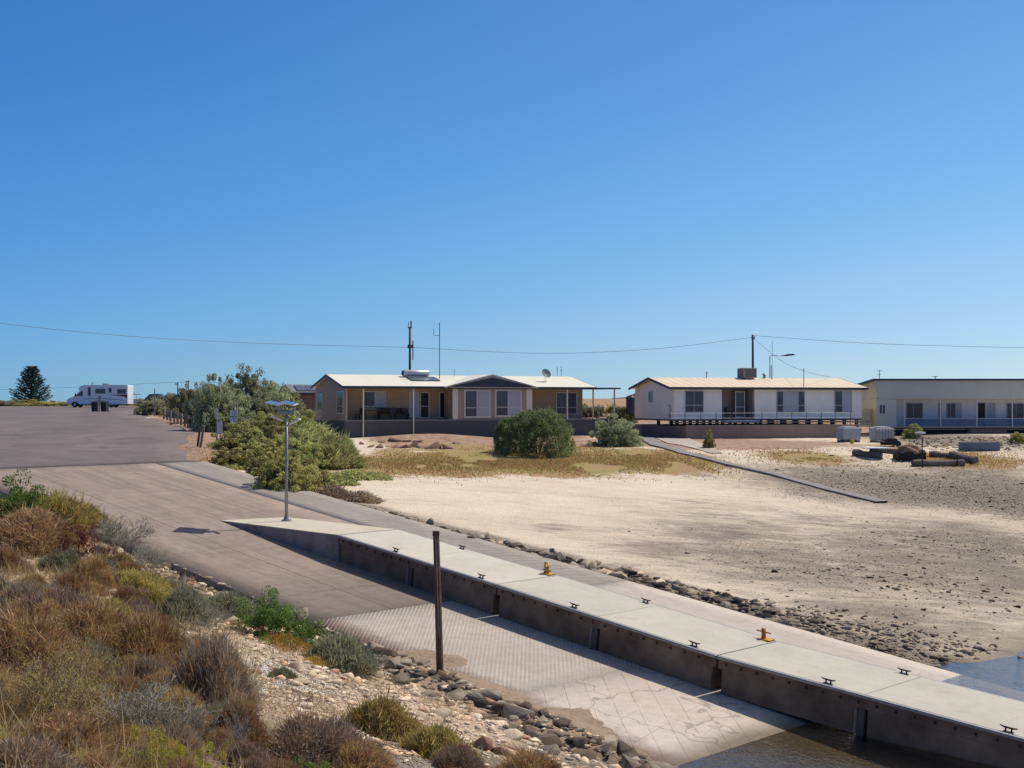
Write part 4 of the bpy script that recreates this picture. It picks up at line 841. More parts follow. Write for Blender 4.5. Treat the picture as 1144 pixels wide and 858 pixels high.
m = MB(); m.prism([(0, .55), (0, 1.05), (2.1, 1.05), (2.1, .5), (1.95, .5), (1.8, .72), (1.55, .8), (1.25, .72), (1.1, .5)], 0, 1.8, 'y', .04); m.build('tray', sil, pk)
m = MB(); m.prism([(2.1, .5), (2.1, 1.1), (2.75, 1.72), (4.0, 1.75), (4.5, 1.2), (5.3, 1.05), (5.4, .5)], 0, 1.8, 'y', .06); m.build('cabin', dkg, pk)
m = MB(); m.prism([(2.35, 1.15), (2.85, 1.62), (3.85, 1.64), (4.2, 1.18)], -.02, .01, 'y'); m.build('side_window', glass, pk)
MB().box(-.1, .15, -.3, 2.0, 1.85, 1.93, .02).build('awning_bar', blk, pk); m = MB(); m.box(0.05, 1.1, -.05, 1.8, 1.62, 1.70, .01); m.build('load_rack', mat('navy_cover', (.05, .09, .16), .6), pk)
for xx in (.1, 1.0):
    MB().box(xx, xx + .05, .0, .05, 1.05, 1.62).build('rack_post', galv, pk)
for xx in (1.55, 4.6):
    for yy in (-.02, 1.6): MB().tube([(xx, yy, .36), (xx, yy + .22, .36)], .36, 24).build('wheel', tyre, pk)
# wheelie bins
gb = mat('dark_green_bin', (.022, .03, .03), .5, .1, 3)
for k, (px_, lab) in enumerate(((106, 'dark wheelie bin, the left one of the pair on the asphalt'), (117, 'dark wheelie bin, the right one of the pair on the asphalt'))):
    x_, y_, z_ = hit(px_, 460.3); r = empty('wheelie_bin', (x_, y_, zat(x_, y_)), R(8 - 14 * k), lab, 'bin', 'wheelie bins on the car park')
    m = MB(); A_ = [m.bm.verts.new(p) for p in ((-.26, -.27, .06), (.26, -.27, .06), (.26, .27, .06), (-.26, .27, .06))]; B_ = [m.bm.verts.new(p) for p in ((-.3, -.36, .95), (.3, -.36, .95), (.3, .36, .95), (-.3, .36, .95))]
    m.bm.faces.new(A_); m.bm.faces.new(B_)
    for i in range(4): m.bm.faces.new((A_[i], A_[(i + 1) % 4], B_[(i + 1) % 4], B_[i]))
    m.build('bin_body', gb, r); MB().prism([(-.4, .96), (.4, .96), (.38, 1.02), (0, 1.08), (-.38, 1.02)], -.32, .32, 'x', .01).build('lid', gb, r)
    for a in (-.24, .2): MB().tube([(a, .3, .12), (a + .05, .3, .12)], .12, 14).build('wheel', tyre, r)
    MB().tube([(-.25, .42, .98), (.25, .42, .98)], .02, 6).build('handle', gb, r)
x_, y_, z_ = hit(111.5, 460); bs = empty('bin_stand', (x_, y_, zat(x_, y_)), 0, 'galvanised post and frame standing between the two wheelie bins', 'bin stand')
MB().box(-.05, .05, -.05, .05, 0, 1.3).build('post', galv, bs); MB().box(-.5, .5, .02, .06, 1.05, 1.12).build('cross_rail', galv, bs); MB().box(-.18, .18, -.06, -.02, 1.1, 1.6, .01).build('sign_plate', mat('faded_pink_sign', (.45, .36, .38), .6), bs)
# row of low timber bollards along the verge
fpos = [(183.3, 468.3), (186.9, 469.3), (190.6, 470.7), (194.6, 471.8), (198.6, 473.2), (202.6, 474.8), (206.4, 476.0), (210.5, 477.6), (215.2, 478.6), (220, 479.8)]
wl = mat('grey_bollard_timber', (.22, .19, .16), .9, .3, 4)
def bol():
    r = empty('bollard'); MB().box(-.075, .075, -.075, .075, -.2, .88, .01).build('post', wl, r); MB().box(-.08, .08, -.08, .08, .70, .78).build('reflector_band', mat('band_grey', (.35, .34, .32), .6), r); return r
b0 = bol()
for k, (px_, py_) in enumerate(fpos):
    r = b0 if k == 0 else copy_tree(b0); x_, y_, z_ = hit(px_, py_); r.location = (x_, y_, z_ + .0); r.rotation_euler.z = k * .6
    tag(r, f"short grey timber bollard, {['', 'second', 'third', 'fourth', 'fifth', 'sixth', 'seventh', 'eighth', 'ninth'][k]} from the far end of the verge row" if 0 < k < 9 else ('short grey timber bollard at the far end of the verge row' if k == 0 else 'short grey timber bollard at the near end of the verge row'), 'bollard', 'timber bollards along the verge')
def post(px, y0, y1, lab, r=.04, m_=galv, lean=(0, 0), name='post', cat='post', Y=None):
    x_, y_, z_ = hit(px, y0); H = (y0 - y1) / F * y_; o = empty(name, (x_, y_, z_ - .1), 0, lab, cat)
    MB().box(-r, r, -r, r, 0, H + .1, .005).build('post_shaft', m_, o); o.rotation_euler = (lean[1], lean[0], 0); return o, H + .1
post(172.7, 465, 434, 'thin tall pale pole at the far end of the bollard row', .035)
o, H = post(220.6, 499, 478, 'short dark timber post, the upright one of a leaning pair at the asphalt corner', .055, wood, (.12, 0)); 
o, H = post(223.6, 500, 475.5, 'short pale timber post leaning right at the asphalt corner', .06, wl, (.16, 0)); MB().box(-.08, .08, -.08, .08, H - .03, H + .03).build('post_cap', galv, o)
# signs seen from behind
signm = mat('sign_back_alloy', (.55, .56, .56), .5, .1, 4)
def sign(px, y0, ytop, plates, lab, r=.03, Y=None):
    x_, y_, z_ = hit(px, y0); z_ = zat(x_, y_); k = y_ / F; o = empty('sign', (x_, y_, z_), 0, lab, 'sign')
    H = (YH - ytop) * k - z_; MB().box(-r, r, -r, r, -.1, H).build('sign_post', mat('grey_post', (.24, .23, .21), .8), o)
    for a, bb, c_, d_ in plates: MB().box((a - px) * k, (bb - px) * k, -r - .03, -r - .01, (YH - d_) * k - z_, (YH - c_) * k - z_, .005).build('sign_plate', signm, o)
sign(242.3, 497, 455.5, [(241, 243.6, 456, 468)], 'grey post with narrow plate, just left of the small pale sign', .045)
sign(246, 497, 470, [(243.6, 248.6, 472, 485)], 'small pale sign low beside the grey post')
sign(261.5, 493, 449, [(257.0, 261.2, 458.4, 465.2), (261.9, 265.6, 457.8, 465.0), (257.2, 261.2, 466.2, 474), (261.9, 265.2, 466.0, 474)], 'post with four white plates in front of the dark trees')

# ------------------------------------------------------------------ yard things by the grey house
logm = mat('old_log_wood', (.17, .13, .11), .95, .4, 2, bump=.5, bsc=8)
def log(pa, pb, r, lab):
    a, b_ = hit(*pa), hit(*pb); a = Vector((a[0], a[1], zat(a[0], a[1]) + r * .7)); b_ = Vector((b_[0], b_[1], zat(b_[0], b_[1]) + r * .7))
    P = [a.lerp(b_, t) + Vector((0, 0, .04 * math.sin(t * 9))) for t in np.linspace(0, 1, 7)]
    tag(MB().tube(P, [r * (1 + .12 * math.sin(i * 2.3)) for i in range(7)], 10).build('log', logm, None, False), lab, 'log')
log((953, 509), (985, 513), .24, 'grey log lying left of the round table')
log((976, 505), (1006, 508), .2, 'grey log running from the round table to the fire pit')
log((1038, 510), (1076, 513), .2, 'long dark log behind the near pale log')
log((1062, 512), (1090, 518), .26, 'thick dark log, rightmost of the yard logs')
log((1020, 521), (1076, 520), .22, 'pale grey log nearest the beach')
x_, y_, z_ = hit(977, 511); r = empty('table', (x_, y_, zat(x_, y_)), 0, 'low round table with white top among the logs', 'table')
MB().tube([(0, 0, .55), (0, 0, .62)], .85, 24).build('table_top', mat('white_table_top', (.7, .7, .68), .6), r); MB().tube([(0, 0, 0), (0, 0, .55)], [.42, .3], 14).build('pedestal', mat('table_leg_dark', (.05, .07, .06), .7), r)
x_, y_, z_ = hit(1016, 514); r = empty('fire_pit', (x_, y_, zat(x_, y_)), R(5), 'dark rectangular fire pit tub heaped with brown brush', 'fire pit')
m = MB(); m.box(-.9, .9, -.5, .5, 0, .48, .03); m.build('tub', mat('black_iron_tub', (.02, .02, .02), .7), r)
m = MB(); bmesh.ops.create_icosphere(m.bm, subdivisions=3, radius=1)
for v in m.bm.verts: 
    n_ = .75 + .5 * vnoise(v.co.x * 3 + 5, v.co.y * 3 + v.co.z * 2, 3); v.co = Vector((v.co.x * .9 * n_, v.co.y * .5 * n_, max(v.co.z * .5 * n_, -.1) + .48))
m.build('brush_heap', mat('brown_brush', (.26, .17, .10), .95, .4, 6), r)
for px_, y0, y1, lab in ((1030.5, 523, 489, 'thin dark stake at the left end of the pale log'), (1069.5, 521, 508, 'short thin dark stake by the right end of the pale log')): post(px_, y0, y1, lab, .025, blk, name='stake', cat='stake')
x_, y_, z_ = hit(1094, 503); r = empty('trough', (x_, y_, zat(x_, y_)), R(2), 'blue-grey concrete trough lying before the rubble mound', 'trough')
m = MB(); m.box(-1.25, 1.25, -.4, .4, 0, .55, .03); m.build('trough_body', mat('bluegrey_concrete', (.17, .19, .22), .9, .2, 3), r); MB().box(-1.15, 1.15, -.3, .3, .552, .556).build('inner_plate', dark, r)  # thin dark plate laid on top of the solid body
x_, y_, z_ = hit(994, 499); r = empty('wheelbarrow', (x_, y_, zat(x_, y_)), R(10), 'upturned black wheelbarrow by the caged tank', 'wheelbarrow')
m = MB(); m.prism([(-.55, .1), (-.5, .45), (-.2, .6), (.3, .58), (.55, .3), (.55, .1)], -.35, .35, 'y', .05); m.build('tray', blk, r); MB().tube([(.6, -.06, .2), (.6, .06, .2)], .2, 14).build('wheel', tyre, r); MB().tube([(-.5, -.3, .35), (-1.1, -.3, .45)], .02, 6).build('handle', galv, r); MB().tube([(-.5, .3, .35), (-1.1, .3, .45)], .02, 6).build('handle', galv, r)
def tank(px, py, lab, cage=True, s=1.0):
    x_, y_, z_ = hit(px, py); r = empty('water_tank', (x_, y_, zat(x_, y_)), R(12), lab, 'tank')
    MB().box(-.75 * s, .75 * s, -.55, .55, .16, 1.05, .09).build('tank_body', mat('grey_poly', (.36, .37, .38), .5, .15, 2), r); MB().box(-.5 * s, .4 * s, -.4, .4, 1.052, 1.15, .03).build('tank_lid', mat('cream_poly', (.62, .6, .54), .5), r)
    MB().box(-.7 * s, .7 * s, -.5, .5, 0, .14).build('pallet', logm, r)
    if cage:
        for i in range(7):
            a = (-.76 + i * .253) * s; MB().tube([(a, -.57, .1), (a, -.57, 1.07)], .015, 5).build('cage_bar', galv, r)
        for zz in (.2, .45, .7, .95): MB().tube([(-.78 * s, -.59, zz), (.78 * s, -.59, zz)], .015, 5).build('cage_bar', galv, r)
tank(948, 494, 'grey plastic tank with cream lid against the end of the brown retaining wall', False, .95); tank(985, 494, 'white caged water tank beside the black wheelbarrow', True, .95)
x_, y_, z_ = hit(952, 495.5); r = empty('bucket', (x_, y_, zat(x_, y_)), 0, 'small yellow bucket at the foot of the grey plastic tank', 'bucket'); MB().tube([(0, 0, 0), (0, 0, .3)], [.13, .16], 12).build('bucket_body', mat('yellow_plastic', (.55, .42, .06), .5), r); MB().tube([(-.15, 0, .3), (0, 0, .42), (.15, 0, .3)], .01, 5).build('handle', galv, r)
x_, y_, z_ = hit(1028, 498); r = empty('stool', (x_, y_, zat(x_, y_)), 0, 'small white-topped stand on thin legs above the fire pit', 'stool'); MB().tube([(0, 0, .85), (0, 0, .95)], .35, 14).build('seat', mat('white_table_top', (.7, .7, .7)), r)
for a in range(4): MB().tube([(.25 * math.cos(a * 1.57), .25 * math.sin(a * 1.57), 0), (.2 * math.cos(a * 1.57), .2 * math.sin(a * 1.57), .86)], .02, 5).build('leg', galv, r)

# ------------------------------------------------------------------ concrete drain down the beach
def ribbon(name, pts, wds, m_, dz=.05, th=.12):
    P = [hit(*p) for p in pts]; T = np.linspace(0, len(P) - 1, (len(P) - 1) * 6 + 1); X = np.interp(T, range(len(P)), [p[0] for p in P]); Y = np.interp(T, range(len(P)), [p[1] for p in P]); Wd = np.interp(T, range(len(P)), wds)
    b = MB(); prev = None
    for i in range(len(T)):
        j, k = max(i - 1, 0), min(i + 1, len(T) - 1); d = Vector((X[k] - X[j], Y[k] - Y[j], 0)).normalized(); n_ = Vector((-d.y, d.x, 0)) * Wd[i] / 2
        z_ = float(height(np.array([X[i]]), np.array([Y[i]]), False)[0]) + dz; c_ = Vector((X[i], Y[i], z_))
        cur = [b.bm.verts.new(p) for p in (c_ + n_, c_ - n_, c_ - n_ - Vector((0, 0, th)), c_ + n_ - Vector((0, 0, th)))]
        if prev:
            for a in range(4): b.bm.faces.new((prev[a], prev[(a + 1) % 4], cur[(a + 1) % 4], cur[a]))
        prev = cur
    return b.build(name, m_)
tag(ribbon('drain', [(716, 489), (735, 498), (765, 507), (816, 520), (867, 531), (910, 543), (950, 553), (985, 562)], [1.2, 1.0, .8, .7, .75, .8, .8, .75], mat('drain_concrete', (.17, .165, .165), .9, .3, .7, col2=(.26, .23, .2)), .09, .25), 'long dark grey concrete drain channel running diagonally down the beach', 'drain')
tag(ribbon('path', [(722, 474), (738, 485), (765, 496), (800, 507)], [2.6, 2.9, 2.3, .8], mat('pale_path_concrete', (.44, .37, .30), .9, .3, .7), .06, .15), kind='structure')

# ------------------------------------------------------------------ foliage makers
def rand_dirs(n, up=0.0):
    v = rng.normal(size=(n, 3)); v[:, 2] += up; return v / np.linalg.norm(v, axis=1, keepdims=True)
def leaf_quads(c, size, nrm=None, asp=.45):
    """one small folded-free quad per centre"""
    n = len(c); size = np.broadcast_to(size, (n,)); d = rand_dirs(n, .3) if nrm is None else nrm
    a = np.cross(d, rand_dirs(n)); a /= np.linalg.norm(a, axis=1, keepdims=True) + 1e-9
    u_ = d * size[:, None] * .5; v_ = a * size[:, None] * .5 * asp
    V = np.stack([c - u_, c + v_, c + u_, c - v_], 1).reshape(-1, 3); Q = np.arange(4 * n).reshape(n, 4); return V, Q
def seg_prisms(p0, p1, r0, r1):
    n = len(p0); d = p1 - p0; d /= np.linalg.norm(d, axis=1, keepdims=True) + 1e-9
    ref = np.where(np.abs(d[:, 2:3]) > .9, [[1., 0, 0]], [[0, 0, 1.]]); a = np.cross(d, ref); a /= np.linalg.norm(a, axis=1, keepdims=True); b_ = np.cross(d, a); V = []
    for p, r in ((p0, r0), (p1, r1)):
        for k in range(3):
            t = 2 * math.pi * k / 3; V.append(p + (a * math.cos(t) + b_ * math.sin(t)) * r[:, None])
    V = np.stack(V, 1).reshape(-1, 3); base = np.arange(n)[:, None] * 6
    Q = np.concatenate([base + np.array([[k, (k + 1) % 3, (k + 1) % 3 + 3, k + 3]]) for k in range(3)], 0); return V, Q
def grow(n0, H, spread, lv=3, nb=3, r0=.012, curl=.35, up=.8):
    """branching twigs: returns segment arrays and tip points"""
    S = []; tips = []
    cur = []
    for i in range(n0):
        a = random.uniform(0, 6.283); o = random.uniform(.1, 1) ** .7; d = Vector((math.cos(a) * o * spread, math.sin(a) * o * spread, up)).normalized()
        cur.append((Vector((math.cos(a) * .06 * o, math.sin(a) * .06 * o, -.04)), d, H * random.uniform(.55, 1.0) * .5, r0))
    for l in range(lv):
        nx = []
        for p, d, L, r in cur:
            k = 3
            for j in range(k):
                d = (d + Vector((random.gauss(0, curl), random.gauss(0, curl), random.gauss(.06, curl * .6))) * .5).normalized(); q_ = p + d * L / k; r2 = r * .8
                S.append((tuple(p), tuple(q_), r, r2)); p = q_; r = r2
                if j >= 1 or l > 0:
                    for _ in range(nb if j == k - 1 else max(1, nb - 2)): 
                        dd = (d + Vector((random.gauss(0, .6), random.gauss(0, .6), random.gauss(.15, .4)))).normalized(); nx.append((p, dd, L * random.uniform(.45, .75), r * .7))
            tips.append(tuple(p))
        cur = nx if len(nx) < 1500 else random.sample(nx, 1500)
    p0, p1 = np.array([s[0] for s in S]), np.array([s[1] for s in S]); return p0, p1, np.array([s[2] for s in S]), np.array([s[3] for s in S]), np.array(tips)
def shrub(name, H, Rr, kind, lm, sm, label=None, cat='shrub', group=None, n=5000, leaf=.025, stems=14):
    """a shrub about H high and Rr in radius: stems and foliage meshes"""
    root = empty(name, (0, 0, -50), 0, label, cat, group)
    if kind == 'twig':
        p0, p1, r0, r1, tips = grow(stems, H * 1.15, Rr / H * 1.1, 4, 3, .007 * H + .004)
        V, Q = seg_prisms(p0, p1, np.maximum(r0, .0022), np.maximum(r1, .0018)); link('branches', np_mesh('branches', V, Q, sm, np.repeat(rng.random(len(p0)), 6)), root)
        if n:
            t = tips[rng.integers(0, len(tips), n)] + rng.normal(size=(n, 3)) * .04; V, Q = leaf_quads(t, leaf * rng.uniform(.6, 1.3, n)); link('foliage', np_mesh('foliage', V, Q, lm, np.repeat(rng.random(n), 4)), root)
    elif kind == 'leafy':
        p0, p1, r0, r1, tips = grow(stems, H * .9, Rr / H, 3, 3, .008 * H + .004)
        V, Q = seg_prisms(p0, p1, r0, r1); link('branches', np_mesh('branches', V, Q, sm, np.repeat(rng.random(len(p0)), 6)), root)
        K = 46 if n < 9500 else 190; cd = rand_dirs(K, .35); cr = np.clip(rng.uniform(.45, 1.0, K) * (1 + .15 * rng.normal(size=K)), .3, 1.05); cc = cd * cr[:, None] * [Rr, Rr, H * .85] + [0, 0, H * .10]; cc[:, 2] = np.abs(cc[:, 2]) + .02
        k = rng.integers(0, K, n); sp = rng.uniform(.10, .26, K) * min(Rr, H * 1.2) * (1 if K < 50 else .72); dirs = rand_dirs(n); P = cc[k] + dirs * (sp[k] * rng.uniform(.3, 1, n) ** .6)[:, None] * [1, 1, .8]; P[:, 2] = np.maximum(P[:, 2], .01)
        tn = np.clip(rng.normal(.5, .22, n) + (rng.random(K) - .5)[k] * .6, 0, 1)
        V, Q = leaf_quads(P, leaf * rng.uniform(.6, 1.4, n)); link('foliage', np_mesh('foliage', V, Q, lm, np.repeat(tn, 4)), root)
    elif kind == 'dense':                                        # clipped-looking solid mound
        p0, p1, r0, r1, tips = grow(stems, H * .9, Rr / H, 3, 3, .008 * H + .004); V, Q = seg_prisms(p0, p1, r0, r1); link('branches', np_mesh('branches', V, Q, sm, np.repeat(rng.random(len(p0)), 6)), root)
        K = 330; a = rng.uniform(0, 6.283, K); zz = rng.random(K) ** 1.2; rr = np.sqrt(np.clip(1 - (zz * .96) ** 3.2, 0, 1)) * Rr * rng.uniform(.72, 1.0, K); cc = np.stack([np.cos(a) * rr, np.sin(a) * rr, zz * H * .93], -1)
        ft = rng.random(K) < .35; cc[ft, :2] *= np.sqrt(rng.random(ft.sum()))[:, None]; cc[ft, 2] = H * .9 * np.clip(1 - (np.hypot(cc[ft, 0], cc[ft, 1]) / Rr) ** 3, .2, 1)
        k = rng.integers(0, K, n); sp = rng.uniform(.05, .13, K); P = cc[k] + rand_dirs(n) * (sp[k] * rng.uniform(.3, 1.1, n) ** .6)[:, None] * [1, 1, 1.3]; P[:, 2] = np.maximum(P[:, 2], .01); tn = np.clip(rng.normal(.5, .22, n) + (rng.random(K) - .5)[k] * .7, 0, 1)
        V, Q = leaf_quads(P, leaf * rng.uniform(.6, 1.4, n), rand_dirs(n, .8)); link('foliage', np_mesh('foliage', V, Q, lm, np.repeat(tn, 4)), root)
    elif kind == 'heath':                                        # fine upright sprays
        a = rng.uniform(0, 6.283, n); lob = 1 + .22 * np.sin(a * 2 + rng.uniform(0, 6)) + .16 * np.sin(a * 5 + rng.uniform(0, 6)); rr = np.sqrt(rng.random(n)); top = H * .78 * (1 - rr ** 2.2) * (.72 + .5 * vnoise(np.cos(a) * rr * 3 + 9, np.sin(a) * rr * 3 + 9, int(rng.integers(99))))
        ph = rng.random(n) ** .55; base = np.stack([rr * lob * Rr * np.cos(a), rr * lob * Rr * np.sin(a), np.maximum(top * ph, 0)], -1)
        out = np.stack([np.cos(a) * rr * .8, np.sin(a) * rr * .8, np.full(n, .75)], -1) + rng.normal(size=(n, 3)) * .55; out /= np.linalg.norm(out, axis=1, keepdims=True)
        L = H * rng.uniform(.08, .26, n) * (1 + (rng.random(n) < .04) * 1.2); V, Q = leaf_quads(base, L, out, .0)
        sd_ = np.cross(out, rand_dirs(n)); sd_ /= np.linalg.norm(sd_, axis=1, keepdims=True); wv = sd_ * (leaf * rng.uniform(.08, .22, n))[:, None]
        V = V.reshape(n, 4, 3); V[:, 0] = base; V[:, 1] = base + out * L[:, None] * .6 + wv; V[:, 2] = base + out * L[:, None]; V[:, 3] = base + out * L[:, None] * .6 - wv
        patch = vnoise(base[:, 0] * 9 + 40, base[:, 1] * 9 + base[:, 2] * 7 + 40, 5); tn = np.clip(rng.normal(.5, .27, n) + (patch - .5) * .7, 0, 1); link('foliage', np_mesh('foliage', V.reshape(-1, 3), Q, lm, np.repeat(tn, 4)), root)
        p0, p1, r0, r1, tips = grow(stems, H * 1.05, Rr / H, 3, 3, .006); V, Q = seg_prisms(p0, p1, np.maximum(r0, .0022), np.maximum(r1, .0018)); link('branches', np_mesh('branches', V, Q, sm, np.repeat(rng.random(len(p0)), 6)), root)
    return root
tw_grey = leafmat('twig_grey', (.16, .145, .13), (.34, .31, .27), None, .9, 0); tw_brown = leafmat('twig_brown', (.09, .055, .035), (.20, .13, .08), None, .9, 0); tw_tan = leafmat('twig_tan', (.26, .19, .09), (.45, .36, .20), None, .9, 0)
lf_rust = leafmat('leaf_rust', (.15, .075, .035), (.58, .36, .18), (.52, .40, .17), .65, .3); lf_olive = leafmat('leaf_olive', (.20, .175, .05), (.52, .44, .14), (.50, .34, .12)); lf_green = leafmat('leaf_green', (.07, .14, .03), (.22, .32, .075), (.16, .21, .05))
lf_yel = leafmat('leaf_yellow_green', (.22, .23, .035), (.50, .48, .07), (.55, .42, .05)); lf_grey = leafmat('leaf_grey_green', (.17, .17, .11), (.36, .36, .25), (.27, .25, .13)); lf_dry = leafmat('leaf_dry_brown', (.13, .095, .07), (.52, .42, .31), (.40, .23, .13), .65, .3)
lf_orange = leafmat('leaf_orange', (.30, .15, .03), (.55, .34, .08), (.36, .25, .07)); lf_dkred = leafmat('leaf_dark_red', (.12, .05, .03), (.30, .14, .07)); lf_bush = leafmat('leaf_bush', (.17, .165, .06), (.50, .47, .19), (.52, .44, .15)); lf_tree = leafmat('leaf_tree', (.15, .175, .10), (.42, .45, .27), (.42, .42, .24))
lf_tree2 = leafmat('leaf_tree_deep', (.075, .10, .045), (.26, .30, .14), (.20, .24, .10)); lf_silver = leafmat('leaf_silver', (.17, .19, .115), (.40, .41, .26), (.42, .36, .20)); lf_bright = leafmat('leaf_bright', (.17, .20, .07), (.48, .50, .20), (.52, .46, .18)); lf_pine = leafmat('leaf_pine', (.03, .055, .042), (.095, .13, .09), None, .7, .1)
def put(proto, first, px, py, w_px, h_px, base_w, base_h, label=None, group=None, rz=None, sink=.04, xyz=None):
    """stand a shrub (or its copy) where its foot is, scaled to its size there"""
    x_, y_, z_ = xyz or hit(px, py); k = y_ / F; r = proto if first else copy_tree(proto)
    z_ = float(height(np.array([x_]), np.array([y_]))[0]) if not xyz else z_
    r.location = (x_, y_, z_ - sink); r.scale = (w_px * k / base_w,) * 2 + (h_px * k / base_h,); r.rotation_euler.z = rz if rz is not None else random.uniform(0, 6.28)
    if label: r['label'] = label
    if group: r['group'] = group
    elif 'group' in r.keys() and not first: del r['group']
    return r
# shrub kinds of the near bank (each proto is used once, then copied)
KIND = {
 'rust': lambda: shrub('shrub', .6, .5, 'heath', lf_rust, tw_brown, n=15000, leaf=.028, stems=10),
 'olive': lambda: shrub('shrub', .45, .5, 'heath', lf_olive, tw_brown, n=15000, leaf=.034, stems=8),
 'green': lambda: shrub('shrub', .5, .5, 'leafy', lf_green, tw_brown, n=9000, leaf=.026, stems=8),
 'yellow': lambda: shrub('shrub', .5, .5, 'leafy', lf_yel, tw_brown, n=9000, leaf=.022, stems=8),
 'greytwig': lambda: shrub('shrub', .6, .5, 'twig', lf_grey, tw_grey, n=1600, leaf=.02, stems=12),
 'tantwig': lambda: shrub('shrub', .7, .5, 'twig', lf_olive, tw_tan, n=1800, leaf=.02, stems=12),
 'greygreen': lambda: shrub('shrub', .45, .5, 'heath', lf_grey, tw_grey, n=15000, leaf=.034, stems=8),
 'dry': lambda: shrub('shrub', .5, .5, 'heath', lf_dry, tw_grey, n=15000, leaf=.026, stems=12),
 'dkred': lambda: shrub('shrub', .6, .5, 'leafy', lf_dkred, tw_brown, n=5000, leaf=.030, stems=10),
 'orange': lambda: shrub('shrub', .2, .5, 'heath', lf_orange, tw_brown, n=5000, leaf=.03, stems=6),
 'bare': lambda: shrub('shrub', .7, .5, 'twig', lf_grey, tw_grey, n=0, stems=5),
}
BH = dict(rust=.6, olive=.5, green=.55, yellow=.55, greytwig=.8, tantwig=.9, greygreen=.5, dry=.55, dkred=.65, orange=.22, bare=.8)
PROTO = {}
def plant(kind, px, py, w_px, h_px, label=None, group=None, sink=.04, xyz=None):
    key = (kind, random.randrange(2)); first = key not in PROTO
    if first: PROTO[key] = KIND[kind](); PROTO[key]['category'] = 'shrub'
    return put(PROTO[key], first, px, py, w_px, h_px, 1.0, BH[kind], label, group, None, sink, xyz)
near = [
 ('green', 22, 592, 95, 66, 'green bush on the left edge, highest on the bank against the asphalt'),
 ('olive', 60, 590, 95, 50, 'olive bush beside the topmost green bush at the left edge'),
 ('rust', 30, 612, 120, 48, 'purplish rust heath below the topmost green bush'),
 ('dkred', 92, 632, 80, 58, 'dark red-brown bush with visible trunk on the upper bank'),
 ('greytwig', 133, 618, 84, 56, 'dark grey leafless bush on the bank skyline against the ramp'),
 ('greytwig', 165, 640, 60, 46, 'small bare grey bush trailing down right of the dark grey leafless bush'),
 ('greygreen', 205, 698, 62, 52, 'grey-green bush where the ramp edge beam shows'),
 ('olive', 150, 668, 70, 36, 'olive bush under the pale rocks of the upper bank'),
 ('green', 296, 716, 90, 58, 'bright green bush at the ramp edge, largest green one on the bank'),
 ('green', 340, 722, 70, 46, 'bright green bush, right neighbour of the largest green one'),
 ('greygreen', 250, 690, 70, 36, 'pale grey-green bush left of the bright green ones'),
 ('greygreen', 378, 742, 84, 46, 'grey-green straggling bush at the right end of the green ones'),
 ('greytwig', 408, 752, 56, 40, 'grey twiggy bush among dark stones near the timber post'),
 ('orange', 305, 720, 85, 20, 'orange ground plant right below the bright green bushes'),
 ('orange', 352, 742, 48, 14, 'small orange ground plant on the pale stones'),
 ('dry', 235, 800, 100, 110, 'tall grey-brown twiggy bush left of the pale stone slope'),
 ('rust', 262, 838, 60, 66, 'upright rust-coloured grassy bush by the bare white branch'),
 ('dry', 350, 858, 130, 62, 'wide dry brown bush at the bottom, left of the white shell patch'),
 ('rust', 395, 874, 90, 50, 'rust-brown bush at the bottom edge beside the white shell patch'),
 ('olive', 425, 820, 80, 52, 'olive-yellow bush in the middle of the stone slope'),
 ('olive', 487, 850, 80, 46, 'olive-yellow bush lower right on the stone slope'),
 ('dry', 512, 868, 60, 40, 'grey-brown dry tuft beyond the lower olive-yellow bush'),
 ('rust', 590, 882, 90, 44, 'rust-olive bush at the bottom edge among big stones'),
 ('yellow', 170, 868, 100, 74, 'yellow-green bush at the bottom, the larger and left of two'),
 ('yellow', 222, 872, 80, 60, 'yellow-green bush at the bottom, right neighbour of the larger one'),
 ('yellow', 118, 850, 50, 40, 'small yellow-green bush sprouting from grey twigs at the bottom left'),
 ('greytwig', 160, 826, 150, 92, 'big bare blue-grey bush behind the yellow-green bushes'),
 ('greytwig', 205, 838, 90, 74, 'bare dark grey bush beside the upright rust-coloured one'),
 ('tantwig', 45, 816, 130, 135, 'large tan branching bush at the left edge, lower bank'),
 ('tantwig', 88, 780, 90, 96, 'tan branching bush right of the large one at the left edge'),
 ('rust', 20, 745, 130, 80, 'broad rust bush at the left edge, mid bank'),
 ('rust', 100, 735, 120, 70, 'broad dark rust bush in the middle of the left slope'),
 ('dry', 60, 700, 110, 54, 'greyish purple heath bush on the left slope'),
 ('rust', 165, 755, 100, 80, 'bright rust bush right of the middle of the left slope'),
 ('bare', 262, 852, 60, 80, 'bare white branching twig at the bottom right of the yellow-green bushes'),
 ('bare', 112, 660, 40, 50, 'thin bare grey twig on the upper left slope'),
 ('green', 345, 880, 80, 40, 'low green bush at the bottom edge below the dry brown bush'),
 ('dkred', 344, 792, 12, 14, 'tiny dark red tuft alone on the pale stones'),
 ('greygreen', 313, 757, 30, 16, 'tiny pale green tuft on the pale stones'),
 ('rust', 70, 848, 120, 70, 'dark rust bush at the bottom left corner'),
 ('dry', 15, 872, 120, 70, 'dark grey-brown bush in the bottom left corner'),
]
for n_ in near: plant(*n_)
